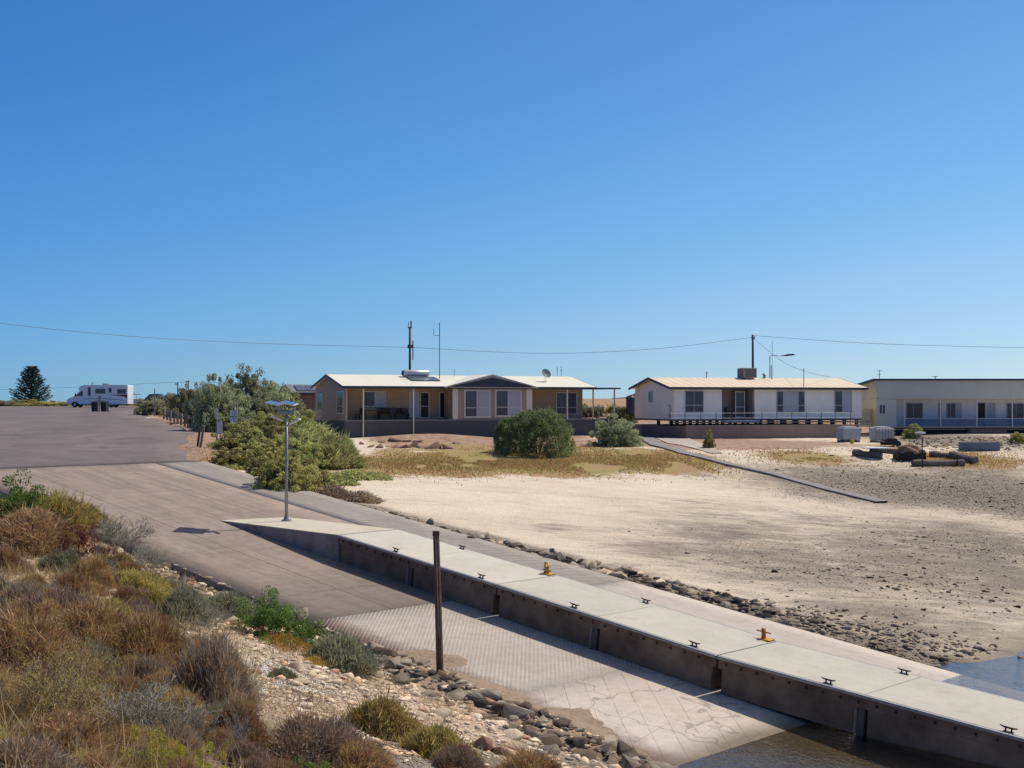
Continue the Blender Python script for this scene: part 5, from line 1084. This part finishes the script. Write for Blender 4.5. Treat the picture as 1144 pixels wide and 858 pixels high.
# the many low plants between them
fillk = [('rust', 'low rust-coloured heath plant among its like on the left slope', 'low rust heath plants on the bank'), ('olive', 'low olive heath plant among its like on the left slope', 'low olive plants on the bank'), ('dry', 'low dry grey-brown plant among its like on the left slope', 'low dry plants on the bank'), ('greygreen', 'low grey-green plant among its like on the left slope', 'low grey-green plants on the bank'), ('greytwig', 'small bare grey twig bush among its like on the left slope', 'small bare twig bushes on the bank')]
cnt = 0
while cnt < 260:
    px_ = random.uniform(-30, 330); py_ = random.uniform(565, 880)
    lim = np.interp(px_, [-30, 60, 130, 200, 250, 330], [575, 590, 620, 665, 700, 760])
    if py_ < lim + 6 or (px_ > 255 and py_ < 830 and random.random() < .85) or (px_ > 200 and random.random() < .35): continue
    pr_ = [.40, .22, .20, .12, .06] if px_ < 150 else [.34, .16, .24, .2, .06]
    k_ = np.random.RandomState(cnt).choice(5, p=pr_); kk, lab, grp = fillk[k_]; w_ = random.uniform(24, 66) * np.interp(py_, [570, 860], [.62, 1.15]); zn_ = ('top' if py_ < 660 else 'upper middle' if py_ < 730 else 'lower middle' if py_ < 800 else 'bottom') + ', ' + ('at the left edge of the picture' if px_ < 40 else 'left of its middle' if px_ < 120 else 'right of its middle' if px_ < 210 else 'beside the pale stones')
    plant(kk, px_, py_, w_, w_ * random.uniform(.5, .85), lab.split(' among')[0].replace('-coloured', '').replace(' of the picture', '') + ', ' + zn_.replace(' of the picture', ''), grp); cnt += 1

# ------------------------------------------------------------------ bushes and trees beyond the ramp
def bush_px(items, base_label=None): pass
KIND.update({
 'mound': lambda: shrub('bush', 1.0, .8, 'leafy', lf_bright, tw_brown, n=20000, leaf=.062, stems=8),
 'mound2': lambda: shrub('bush', 1.0, .8, 'leafy', lf_bush, tw_brown, n=20000, leaf=.062, stems=8),
 'dense': lambda: shrub('bush', 1.0, .8, 'dense', lf_tree2, tw_brown, n=34000, leaf=.038, stems=8),
 'soft': lambda: shrub('bush', .6, .5, 'heath', lf_bright, tw_brown, n=26000, leaf=.04, stems=6),
 'silver': lambda: shrub('bush', 1.0, .8, 'leafy', lf_silver, tw_brown, n=18000, leaf=.06, stems=8),
 'tall': lambda: shrub('bush', 1.0, .8, 'leafy', lf_tree, tw_brown, n=26000, leaf=.052, stems=8),
 'fgrass': lambda: shrub('bush', .5, .5, 'heath', lf_bright, tw_tan, n=3500, leaf=.10, stems=5),
 'fdry': lambda: shrub('bush', .5, .5, 'heath', lf_dry, tw_grey, n=3500, leaf=.08, stems=8)})
BH.update(dense=1.0, soft=.62, mound=.93, mound2=.93, silver=.93, tall=.9, fgrass=.6, fdry=.6)
WD = {'dense': 1.62, 'soft': 1.05, 'mound': 1.6, 'mound2': 1.6, 'silver': 1.55, 'tall': 1.5, 'fgrass': 1.0, 'fdry': 1.0}
def bush(kind, px, py, w_px, h_px, label, group=None, xyz=None):
    key = (kind, random.randrange(2)); first = key not in PROTO
    if first: PROTO[key] = KIND[kind](); PROTO[key]['category'] = 'bush'
    return put(PROTO[key], first, px, py, w_px, h_px, WD[kind], BH[kind], label, group, None, .1, xyz)
for b_ in [
 ('mound', 268, 504, 64, 30, 'green bush nearest the asphalt corner, under the signs'),
 ('mound', 300, 500, 74, 34, 'green bush behind the solar light pole, upper middle of the thicket'),
 ('soft', 340, 498, 76, 36, 'bright green bush on the mound before the tan house'),
 ('soft', 358, 520, 76, 40, 'bright green bush sloping down to the sand'),
 ('mound', 330, 524, 66, 40, 'green bush in the middle of the thicket, right of the light pole'),
 ('mound2', 288, 524, 64, 36, 'olive-green bush left of the light pole'),
 ('mound2', 318, 543, 76, 44, 'dark olive bush low beside the lined ramp strip'),
 ('mound2', 346, 542, 46, 30, 'small olive bush at the right foot of the dark olive one'),
 ('mound2', 292, 532, 40, 26, 'small dark bush at the left foot of the dark olive one'),
 ('mound', 350, 484, 54, 24, 'dark green bush against the left end of the charcoal skirting'),
 ('soft', 380, 508, 38, 26, 'green bush at the right tip of the thicket before the skirting'),
 ('mound2', 320, 496, 60, 36, 'olive bush below the tall trees'), ('mound', 292, 488, 60, 26, 'green bush right under the tall trees beside the four-plate sign'), ('mound2', 256, 518, 44, 18, 'low olive bush at the corner where ramp meets asphalt'),
 ('fgrass', 418, 533, 44, 12, 'low green grassy plant at the head of the beach'),
 ('fgrass', 395, 533, 52, 16, 'green grassy plant at the sandy foot of the thicket'),
 ('fgrass', 365, 540, 60, 22, 'green grassy plant between the thicket and the ramp'),
 ('fdry', 372, 556, 56, 20, 'grey dry bush beside the ramp strip, left one of two'), ('fdry', 402, 560, 42, 18, 'grey dry bush beside the ramp strip, right one of two'),
 ('fgrass', 262, 522, 60, 10, 'yellowish low plant on the verge by the asphalt corner'),
 ('silver', 168, 463.5, 36, 20, 'round grey-green bush at the far end of the bollard row'),
 ('silver', 186, 464, 34, 26, 'pale silvery bush behind the far bollards'), ('silver', 204, 468, 38, 36, 'pale silvery bush behind the middle bollards'),
 ('silver', 222, 474, 36, 42, 'tall silvery bush behind the near bollards'),
 ('tall', 238, 482, 46, 56, 'dark tree-like bush at the left of the tall thicket'),
 ('silver', 262, 481, 44, 40, 'grey-green bush in front of the tall trees behind the four-plate sign'),
 ('tall', 230, 478, 34, 36, 'dark shaded bush beside the nearest bollards'), ('tall', 256, 483, 62, 46, 'broad bush filling the foot of the tall thicket, behind the four-plate sign'), ('tall', 300, 484, 64, 48, 'broad bush filling the foot of the thicket, under the tallest tree'),
 ('dense', 601, 508, 84, 52, 'large round dense green bush in front of the tan house'),
 ('dense', 570, 505, 40, 40, 'left shoulder bush grown into the large round bush'),
 ('dense', 696, 480, 36, 26, 'round olive bush top beside the carport'),
 ('tall', 688, 498, 52, 32, 'dark low bush below the round olive one by the carport'),
 ('mound', 792, 501, 15, 20, 'small bright green plant before the retaining wall'),
 ('mound', 1021, 490, 24, 16, 'green weed bush left of the rubble below the grey house'),
 ('mound2', 1138, 495, 22, 14, 'green weed bush at the right edge on the rubble')]: bush(*b_)
for i, (px_, Y, w_, h_) in enumerate([(-20, 165, 60, 8), (8, 168, 50, 9), (40, 170, 60, 9), (72, 172, 50, 8), (30, 190, 60, 9), (-5, 182, 60, 9), (98, 180, 50, 7), (140, 185, 50, 7), (170, 180, 50, 9), (195, 175, 46, 12), (120, 190, 60, 7)]):
    x_, y_, z_ = at(px_, 452, Y); bush('silver' if i % 2 else 'mound2', px_, 452, w_, h_, 'low grey-green dune bush on the far edge of the asphalt', 'dune bushes beyond the car park', (x_, y_, float(height(np.array([x_]), np.array([y_]))[0])))
for i, (px_, py_, Y, w_, h_) in enumerate([(668, 442, 125, 20, 14), (684, 446, 128, 18, 10), (655, 446, 125, 24, 14), (712, 450, 122, 20, 8), (672, 458, 115, 20, 8), (645, 440, 130, 26, 10), (1132, 430, 150, 30, 6), (958, 438, 140, 20, 10)]):
    x_, y_, z_ = at(px_, py_, Y); bush('mound2' if i % 2 else 'silver', px_, py_, w_, h_, 'distant shrub on the rise behind the houses', 'distant shrubs behind the houses', (x_, y_, float(height(np.array([x_]), np.array([y_]))[0])))
# tall trees of the thicket: trunk, limbs, loose crowns
def tree(px, py, w_px, h_px, Y, label, lm=lf_tree):
    x_, y_, _ = at(px, py, Y); z_ = float(height(np.array([x_]), np.array([y_]))[0]); k = Y / F; H = (YH - (py - h_px)) * k - z_; W_ = w_px * k
    r = empty('tree', (x_, y_, z_), 0, label, 'tree', 'tall trees behind the green thicket'); m = MB(); tipz = []
    m.tube([(0, 0, -.2), (.05, 0, H * .25), (0, .05, H * .5), (.05, 0, H * .8)], [.16, .12, .09, .03], 8)
    for i in range(7):
        a = i * 2.4; e = Vector((math.cos(a) * W_ * .38, math.sin(a) * W_ * .38, H * random.uniform(.55, .9))); s_ = Vector((0, 0, H * random.uniform(.2, .45))); m.tube([s_, s_.lerp(e, .5) + Vector((0, 0, .1)), e], [.07, .05, .02], 6)
    m.build('trunk', mat('tree_bark', (.16, .12, .09), .9, .3, 4), r)
    K = 120; cd = rand_dirs(K, .1); cc = cd * rng.uniform(.35, 1, K)[:, None] * [W_ * .52, W_ * .52, H * .46] + [0, 0, H * .50]; n = 15000
    kk = rng.integers(0, K, n); sp = rng.uniform(.2, .42, K); P = cc[kk] + rand_dirs(n) * (sp[kk] * rng.uniform(.2, 1, n) ** .6)[:, None]
    up = rand_dirs(n, 1.3); V, Q = leaf_quads(P, rng.uniform(.09, .22, n), up, .4); tn = np.clip(rng.normal(.5, .2, n) + (rng.random(K) - .5)[kk] * .7, 0, 1)
    link('crown', np_mesh('crown', V, Q, lm, np.repeat(tn, 4)), r)
for t_ in [(238, 478, 46, 50, 96, 'dark green tree at the left end of the tall thicket'), (274, 480, 60, 74, 94, 'tallest tree of the thicket, in its middle'), (302, 480, 52, 60, 95, 'grey-green tree right of the tallest one'), (322, 482, 36, 48, 93, 'lower tree at the right end of the thicket by the brown house'), (255, 482, 44, 56, 90, 'tree in front of the tallest one, behind the four-plate sign'), (290, 484, 50, 50, 88, 'broad lower tree behind the solar panels of the light pole')]: tree(*t_)
# norfolk pine on the skyline
x_, y_, _ = at(35, 452, 175); zt = at(35, 407, 175)[2]; zg = float(height(np.array([x_]), np.array([y_]))[0]); H = zt - zg
r = empty('pine_tree', (x_, y_, zg), 0, 'dark layered pine tree alone on the skyline left of the motorhome', 'tree')
MB().tube([(0, 0, -.3), (0, 0, H * .6), (0, 0, H * .97)], [.2, .12, .03], 8).build('trunk', mat('tree_bark', (.1, .08, .06)), r)
P = []; D = []; bp0 = []; bp1 = []
for lv in range(15):
    z0 = H * (.06 + .9 * lv / 15); rad = 2.85 * (1 - lv / 15.5) ** .85 + .25; nb_ = 7
    if lv == 0: nb_ = 4
    for j in range(nb_):
        a = lv * 1.1 + j * 6.283 / nb_ + random.uniform(-.2, .2); L = rad * random.uniform(.75, 1.12); prev = None
        for s_ in np.linspace(.1, 1, 16):
            p = np.array([math.cos(a) * L * s_, math.sin(a) * L * s_, z0 + L * (.32 * s_ * s_ + .08 * s_)]); 
            if prev is not None: bp0.append(prev); bp1.append(p)
            prev = p
            for q_ in range(9): P.append(p + rng.normal(size=3) * [.11, .11, .07]); D.append([math.cos(a), math.sin(a), .6])
P = np.array(P); D = np.array(D) + rng.normal(size=(len(P), 3)) * .5; D /= np.linalg.norm(D, axis=1, keepdims=True)
V, Q = leaf_quads(P, rng.uniform(.16, .32, len(P)), D, .35); V2, Q2 = seg_prisms(np.array(bp0), np.array(bp1), np.full(len(bp0), .035), np.full(len(bp0), .03))
link('crown', np_mesh('crown', V, Q, lf_pine, np.repeat(rng.random(len(P)), 4)), r); link('limbs', np_mesh('limbs', V2, Q2, tw_brown, np.repeat(rng.random(len(bp0)), 6)), r)

# ------------------------------------------------------------------ rocks
def rockmat(name, c1, c2, c3):
    m, nt, b = new_mat(name); g = G(nt); tc = g.n('ShaderNodeNewGeometry', out=0); oi = g.n('ShaderNodeObjectInfo', out=5); n1 = g.noise(tc, 2.5, 5, .65); n2 = g.noise(tc, 16, 5, .75); n3 = g.noise(tc, 1.1, 3)
    c = g.mix(g.remap(n1, .3, .7), c1, c2); c = g.mix(g.remap(n3, .52, .6), c, c3); c = g.mix(g.math('MULTIPLY', g.remap(n2, .45, .75), .4), c, tuple(k * .5 for k in c1))
    c = g.n('ShaderNodeHueSaturation', {}, {'Hue': .5, 'Value': g.math('MULTIPLY_ADD', oi, .8, .55), 'Color': c}); nt.links.new(c, b.inputs['Base Color']); b.inputs['Roughness'].default_value = .9; b.inputs['Specular IOR Level'].default_value = .15
    nt.links.new(g.bump(n2, .7, .03), b.inputs['Normal']); MC[name] = m; return m
rk_pale = rockmat('rock_pale', (.46, .36, .25), (.64, .53, .39), (.50, .34, .21)); rk_grey = rockmat('rock_grey', (.20, .165, .13), (.35, .295, .23), (.15, .115, .085)); rk_red = rockmat('rock_red', (.30, .17, .12), (.45, .28, .20), (.2, .11, .08)); rk_dark = rockmat('rock_dark', (.10, .072, .052), (.18, .13, .095), (.06, .05, .045))
def rock_geo(seed, sub, flat=.65):
    """a broken stone: hull of scattered points, edges slightly worn"""
    bm = bmesh.new(); rn = random.Random(seed); sx, sy = rn.uniform(.75, 1.1), rn.uniform(.5, .9)
    for i in range(15 if sub > 1 else 10):
        d = Vector((rn.gauss(0, 1), rn.gauss(0, 1), rn.gauss(0, .8))).normalized() * rn.uniform(.72, 1.0); bm.verts.new((d.x * sx, d.y * sy, d.z * flat))
    r = bmesh.ops.convex_hull(bm, input=bm.verts[:]); bmesh.ops.delete(bm, geom=[g_ for g_ in r['geom_interior'] if isinstance(g_, bmesh.types.BMVert)], context='VERTS')
    if sub > 2: bmesh.ops.dissolve_limit(bm, angle_limit=.22, verts=bm.verts[:], edges=bm.edges[:]); bmesh.ops.bevel(bm, geom=bm.edges[:], offset=.022, segments=1, affect='EDGES', profile=.6)
    bmesh.ops.triangulate(bm, faces=bm.faces[:]); bmesh.ops.recalc_face_normals(bm, faces=bm.faces[:]); bm.verts.index_update()
    V = np.array([v.co for v in bm.verts]); T = np.array([[v.index for v in f.verts] for f in bm.faces]); bm.free(); return V * 1.15, T
ROCK = {}
for mi, m_ in enumerate((rk_pale, rk_grey, rk_red, rk_dark)):
    for s_ in range(5): V, T = rock_geo(100 + s_ + mi * 7, 3, (.32, .42, .6, .34, .7)[s_]); ROCK[mi, s_] = np_mesh('rock', V, T, m_)
def rock(kind, x_, y_, size, label, group=None, sink=.3, asp=1.0, z=None, var=None):
    o = link('rock', ROCK[kind, random.randrange(5) if var is None else var]); 
    z_ = max(zat(x_, y_), float(height(np.array([x_]), np.array([y_]))[0])) if z is None else z
    s = size / 2; o.location = (x_, y_, z_ + s * .05); o.scale = (s, s * asp, s * random.uniform(.75, 1.1)); o.rotation_euler = (random.gauss(0, .2), random.gauss(0, .2), random.uniform(0, 6.28)); return tag(o, label, 'rock', group)
# singled-out stones of the near bank
for px_, py_, wp_, k_, v_, lab in [(565, 795, 34, 3, 2, 'dark brown boulder, biggest dark one beside the slab'), (538, 779, 36, 1, 3, 'broad flat grey rock just left of the dark brown boulder'), (651, 850, 34, 3, 0, 'brown leaning boulder at the bottom near the water'), (696, 842, 28, 1, 4, 'grey boulder at the bottom nearest the water'), (664, 830, 20, 1, 1, 'slanted grey stone between the two bottom boulders'),
    (492, 803, 26, 0, 2, 'rounded pale orange boulder below the timber post'), (535, 836, 30, 2, 4, 'pinkish boulder low on the stone slope'), (566, 845, 34, 0, 3, 'broad pale flat stone at the bottom of the stone slope'), (430, 738, 16, 3, 1, 'small dark rock beside the grooved slab, above the stones'), (395, 745, 22, 0, 3, 'pale flat rock at the top of the stone slope'),
    (335, 765, 24, 0, 3, 'cream flat rock on the white slope'), (125, 618, 24, 0, 0, 'pale rock among shrubs on the upper bank, left of two'), (148, 630, 26, 0, 3, 'pale rock among shrubs on the upper bank, right of two'), (440, 748, 24, 1, 4, 'grey block of rock against the ramp edge left of the post')]:
    x_, y_, z_ = hit(px_, py_); rock(k_, x_, y_, 1.4 * wp_ * y_ / F, lab, None, .2, var=v_)
bankl = {0: 'pale cream stone among its like on the stony near slope', 1: 'grey stone among its like along the foot of the near slope', 2: 'pinkish brown stone among its like on the stony near slope', 3: 'dark brown stone among its like along the foot of the near slope'}
bankg = {0: 'pale stones of the near slope', 1: 'grey stones of the near slope', 2: 'pinkish stones of the near slope', 3: 'dark stones of the near slope'}
spots = []
for i in range(5200):
    u_ = random.uniform(-2, 20); t_ = random.random(); q_ = -4.75 - 7.0 * t_ ** 1.5
    if u_ < 5 and random.random() < .5: continue
    x_, y_ = xy(u_, q_); s = min(.85, .09 + random.expovariate(1 / .13)) * (1.0 if q_ > -6.6 else .62)
    q_ += .55
    kd = random.choices((0, 1, 2, 3), (.14, .52, .04, .30) if q_ > -5.8 else ((.58, .26, .05, .11) if q_ > -6.6 else (.90, .04, .05, .01)))[0]; spots.append((s, kd, x_, y_))
spots.sort(reverse=True)
for s, kd, x_, y_ in spots[:150]:
    u_, q_ = uq(x_, y_); wh = 'left of the dark green ramp bushes' if u_ < 4 else 'between the green bushes and the timber post' if u_ < 9.5 else 'just below the timber post' if u_ < 13 else 'near the water'
    rock(kd, x_, y_, s, ['pale cream', 'grey', 'pinkish brown', 'dark brown'][kd] + (' stone at the slab edge, ' if q_ > -5.6 else ' stone up the slope, ') + wh, bankg[kd])
def rock_stuff(items, name, lab, sub=2, cat='stones', kz=None):
    """small stones past counting: one object with one material per kind"""
    geos = [rock_geo(500 + i, sub, .26 + .09 * (i % 4)) for i in range(8)]
    for kd in sorted({i[1] for i in items}):
        VV, TT_ = [], []; off = 0; it = [i for i in items if i[1] == kd]; zz = height(np.array([i[2] for i in it]), np.array([i[3] for i in it]))
        for (s, _, x_, y_), z_ in zip(it, zz):
            V, T = geos[random.randrange(8)]; a = random.uniform(0, 6.28); ca, sa = math.cos(a), math.sin(a); W_ = V * [s / 2, s / 2 * random.uniform(.6, 1), s / 2 * random.uniform(.7, 1)]
            u_, q_ = uq(x_, y_); zc_ = max(z_, float(Rz(u_))) if (-4.8 < q_ < 6.9 and u_ > -21) else z_
            W_ = np.stack([W_[:, 0] * ca - W_[:, 1] * sa + x_, W_[:, 0] * sa + W_[:, 1] * ca + y_, W_[:, 2] + zc_ + s * .04], -1); VV.append(W_); TT_.append(T + off); off += len(V)
        o = link(name, np_mesh(name, np.concatenate(VV), np.concatenate(TT_), [rk_pale, rk_grey, rk_red, rk_dark][kd])); tag(o, lab[kd] if isinstance(lab, dict) else lab, cat, None, 'stuff')
rock_stuff([(s * 1.05, kd, x_, y_) for s, kd, x_, y_ in spots[150:]], 'stones', {0: 'small pale stones covering the near slope', 1: 'small grey stones along the foot of the near slope', 2: 'small pinkish stones scattered on the near slope', 3: 'small dark stones along the foot of the near slope'})
# rock edging between ramp and beach
sp2 = []
for i in range(3000):
    u_ = random.uniform(-11.5, 16.5); wd = np.interp(u_, [-12, 0, 6, 12, 17], [.5, .9, 1.5, 2.2, 3.0]); q_ = 6.95 + wd * random.random() ** 1.1; x_, y_ = xy(u_, q_)
    s = min(.8, .09 + random.expovariate(1 / .12)) * np.interp(u_, [-12, -4, 4, 10, 17], [.7, .9, 1.15, .95, .55]); sp2.append((s, random.choices((1, 3, 0), (.66, .2, .14))[0], x_, y_))
sp2.sort(reverse=True)
l2 = {0: 'pale stone in the rock edging between ramp and beach', 1: 'grey stone in the rock edging between ramp and beach', 3: 'dark stone in the rock edging between ramp and beach'}
for s, kd, x_, y_ in sp2[:110]:
    u_, q_ = uq(x_, y_); wh = 'up by the light pole' if u_ < -2 else 'beside the upper yellow bollard' if u_ < 9 else 'beside the lower yellow bollard' if u_ < 13.2 else 'close to the water'
    rock(kd, x_, y_, s, l2[kd].replace(' between ramp and beach', '') + ', ' + wh, {0: 'pale edging stones', 1: 'grey edging stones', 3: 'dark edging stones'}[kd], z=float(height(np.array([x_]), np.array([y_]))[0]) + .05)
rock_stuff(sp2[110:], 'stones', {0: 'small pale stones in the rock edging of the ramp', 1: 'small grey stones in the rock edging of the ramp', 3: 'small dark stones in the rock edging of the ramp'})
for px_, py_, wp_, lab in [(1085, 731, 9, 'dark stone on the sand near the water, upper of the group'), (1072, 733, 10, 'dark stone on the sand near the water, middle of the group'), (1070, 720, 10, 'dark stone on the sand, farthest of the group by the water'), (1137, 765, 12, 'dark rock sticking out of the shallow water'), (1142, 736, 12, 'dark rock at the very edge of the water by the right edge'), (998, 706, 6, 'lone dark stone on the sand above the lowest pontoon'), (703, 594, 5, 'lone dark stone on the pale sand beyond the rock edging'), (929, 509, 7, 'black rock on the yellow grass left of the logs')]:
    x_, y_, z_ = hit(px_, py_); rock(3, x_, y_, wp_ * y_ / F * 1.2, lab, None, .3)
# red-brown boulders under the verandah house
k_ = 0
for px_, py_, wp_ in [(414, 499, 11), (424, 500, 12), (434, 499, 10), (443, 500, 12), (452, 500, 11), (461, 499, 12), (471, 500, 14), (484, 501, 15), (500, 501, 15), (404, 496, 8), (427, 494, 9), (440, 493, 11), (455, 493, 10), (466, 494, 9), (510, 496, 8)]:
    x_, y_, z_ = hit(px_, py_); rock(2, x_, y_, 1.55 * wp_ * y_ / F, f"red-brown boulder below the charcoal skirting, {['first', 'second', 'third', 'fourth', 'fifth', 'sixth', 'seventh', '', '', 'first', 'second', 'third', 'fourth', 'fifth', 'sixth'][k_]} from left in the {'front' if k_ < 9 else 'back'} row" if k_ not in (7, 8) else ('largest red-brown boulder but one, near the right end of the row' if k_ == 7 else 'large red-brown boulder at the right end of the row'), 'red-brown boulders before the tan house', .1, 1, var=(2, 4)[k_ % 2]); k_ += 1
gv = []
for px_, py_, rx, ry, n in [(430, 832, 70, 24, 4200), (300, 765, 60, 24, 2200), (350, 785, 60, 24, 1800), (470, 856, 60, 14, 1500), (400, 770, 60, 20, 1200), (250, 700, 60, 14, 700)]:
    cx, cy, ax, up, dn = ell(px_, py_, rx, ry)
    for i in range(n): a, b_ = random.gauss(0, .6), random.gauss(0, .6); gv.append((random.uniform(.02, .075), random.choices((0, 1), (.75, .25))[0], cx + a * ax, cy + b_ * (up if b_ > 0 else dn)))
rock_stuff(gv, 'gravel', {0: 'pale shell grit and gravel on the near slope', 1: 'grey grit on the near slope'}, 1, 'gravel')
# pebbles of the beach, rubble below the grey house
pb = []
for px_, py_, rx, ry, n in [(1000, 545, 130, 19, 4600), (1130, 560, 100, 26, 4200), (1100, 612, 140, 26, 2400), (940, 640, 170, 30, 2200), (820, 606, 90, 16, 200), (760, 690, 60, 14, 500), (880, 692, 80, 14, 420), (1000, 732, 70, 14, 600), (900, 555, 60, 8, 300), (1060, 690, 100, 20, 250)]:
    cx, cy, ax, up, dn = ell(px_, py_, rx, ry)
    for i in range(n):
        a, b_ = random.gauss(0, .5), random.gauss(0, .5); x_, y_ = cx + a * ax, cy + b_ * (up if b_ > 0 else dn); u_, q_ = uq(x_, y_)
        if q_ > 7.2 and u_ < 17.0 and y_ < 90: pb.append((random.uniform(.035, .10) * np.interp(y_, [30, 75], [.7, 1.4]), random.choices((1, 3, 0), (.40, .18, .42))[0], x_, y_))
for px_, py_, rx, ry, n in [(1010, 545, 130, 18, 260), (1120, 562, 90, 22, 240), (1080, 615, 120, 24, 200), (930, 640, 160, 30, 200), (880, 690, 90, 14, 200), (1010, 715, 90, 18, 260), (1070, 665, 100, 26, 160)]:
    cx, cy, ax, up, dn = ell(px_, py_, rx, ry)
    for i in range(n):
        a, b_ = random.gauss(0, .55), random.gauss(0, .55); x_, y_ = cx + a * ax, cy + b_ * (up if b_ > 0 else dn); u_, q_ = uq(x_, y_)
        if q_ > 7.2 and u_ < 16.8 and y_ < 88: pb.append((min(.4, .10 + random.expovariate(1 / .06)), random.choices((1, 3, 0), (.55, .3, .15))[0], x_, y_))
rock_stuff(pb, 'pebbles', {0: 'pale pebbles strewn over the beach', 1: 'grey pebbles strewn over the beach', 3: 'dark pebbles strewn over the beach'}, 1, 'pebbles')
rb = []
for i in range(520):
    px_ = random.uniform(1005, 1165); py_ = random.uniform(488, 501); x_, y_, z_ = hit(px_, py_); rb.append((random.uniform(.12, .5), random.choices((0, 1, 2), (.4, .4, .2))[0], x_ + random.gauss(0, .5), y_ + random.gauss(0, .8)))
rock_stuff(rb, 'rubble', {0: 'pale rubble heaped below the grey house', 1: 'grey rubble heaped below the grey house', 2: 'brown rubble heaped below the grey house'}, 1, 'rubble')

# ------------------------------------------------------------------ grasses and litter too many to count
def blades(P, H, wd, m_, name, lab, cat):
    n = len(P); d = rand_dirs(n, 1.6); L = H * rng.uniform(.5, 1.3, n); s = np.cross(d, rand_dirs(n)); s /= np.linalg.norm(s, axis=1, keepdims=True); wv = s * (wd * rng.uniform(.5, 1.3, n))[:, None]; e = P + d * L[:, None]
    V = np.stack([P - wv, P + wv, e + wv * .2, e - wv * .2], 1).reshape(-1, 3); tag(link(name, np_mesh(name, V, np.arange(4 * n).reshape(n, 4), m_, np.repeat(rng.random(n), 4))), lab, cat, None, 'stuff')
n = 110000; u_ = rng.uniform(-18, 30, n); q_ = -5.0 - rng.random(n) ** .8 * 17; X, Y = xy(u_, q_)
px_ = CX + F * X / np.maximum(Y, 1); cov = .05 + fbm(X / 1.3, Y / 1.3, 77) + np.interp(px_, [0, 200, 330, 500], [.16, .08, -.10, -.22]); ok = (Y > 4) & (cov > .42) & (X < 8)
X, Y = X[ok], Y[ok]; blades(np.stack([X, Y, height(X, Y) - .01], -1), .24, .006, leafmat('leaf_straw', (.36, .28, .14), (.66, .55, .33), (.42, .28, .14)), 'dry_grass', 'thin dry grass and litter covering the near bank', 'grass')
n = 30000; u_ = rng.uniform(-18, 30, n); q_ = -6.5 - rng.random(n) ** .8 * 16; X, Y = xy(u_, q_); px_ = CX + F * X / np.maximum(Y, 1)
cov = fbm(X / 1.6, Y / 1.6, 91) + np.interp(px_, [0, 200, 330, 500], [.16, .06, -.12, -.26]); ok = (Y > 4) & (cov > .45) & (X < 8); X, Y = X[ok], Y[ok]
blades(np.stack([X, Y, height(X, Y) - .01], -1), .16, .007, lf_rust, 'dry_grass', 'rust-brown heath shoots covering the near bank', 'grass')
for nn, H_, wd_, lm_, cv_, nm_, lb_ in ((5200, .50, .007, MC['leaf_straw'], .44, 'dry_stems', 'tall pale straw stems standing through the scrub of the near bank'), (5200, .44, .007, lf_rust, .46, 'dry_stems', 'tall rust-coloured stems standing through the scrub of the near bank'), (3200, .44, .006, tw_grey, .46, 'dry_stems', 'bare grey stems standing through the scrub of the near bank')):
    u_ = rng.uniform(-6, 30, nn * 3); q_ = -7.5 - rng.random(nn * 3) ** .8 * 15; X, Y = xy(u_, q_); px_ = CX + F * X / np.maximum(Y, 1); cov = fbm(X / .9, Y / .9, int(nn * 7 + H_ * 100)) + np.interp(px_, [0, 200, 300, 380], [.10, .03, -.12, -.4]); ok = (Y > 5) & (cov > cv_) & (X < 4)
    X, Y = X[ok][:nn], Y[ok][:nn]; blades(np.stack([X, Y, height(X, Y) + rng.uniform(0, .12, len(X))], -1), H_, wd_, lm_, nm_, lb_, 'grass')
gx, gy = [], []
for px_, py_, rx, ry, n in [(470, 520, 80, 9, 6000), (600, 519, 110, 8, 9500), (720, 515, 80, 9, 7000), (560, 510, 90, 8, 4500), (900, 511, 60, 8, 2500), (1080, 514, 70, 9, 3200), (300, 512, 60, 12, 1500), (250, 518, 26, 8, 600), (640, 500, 70, 7, 1500)]:
    cx, cy, ax, up, dn = ell(px_, py_, rx, ry); a = rng.normal(0, .6, n); b_ = rng.normal(0, .6, n); gx.append(cx + a * ax); gy.append(cy + b_ * np.where(b_ > 0, up, dn))
gx, gy = np.concatenate(gx), np.concatenate(gy); gu, gq = uq(gx, gy); ok = (gq > qe(gu) + .3) & (fbm(gx / 2.5, gy / 2.5, 33) > .38); gx, gy = gx[ok], gy[ok]; hf = len(gx) // 2
lf_strand = leafmat('leaf_strand_grass', (.32, .28, .09), (.60, .48, .18), (.58, .33, .15), .8, .5)
blades(np.stack([gx, gy, height(gx, gy) - .01], -1), .12, .035, lf_strand, 'strand_grass', 'yellow and rust low grass along the head of the beach', 'grass')
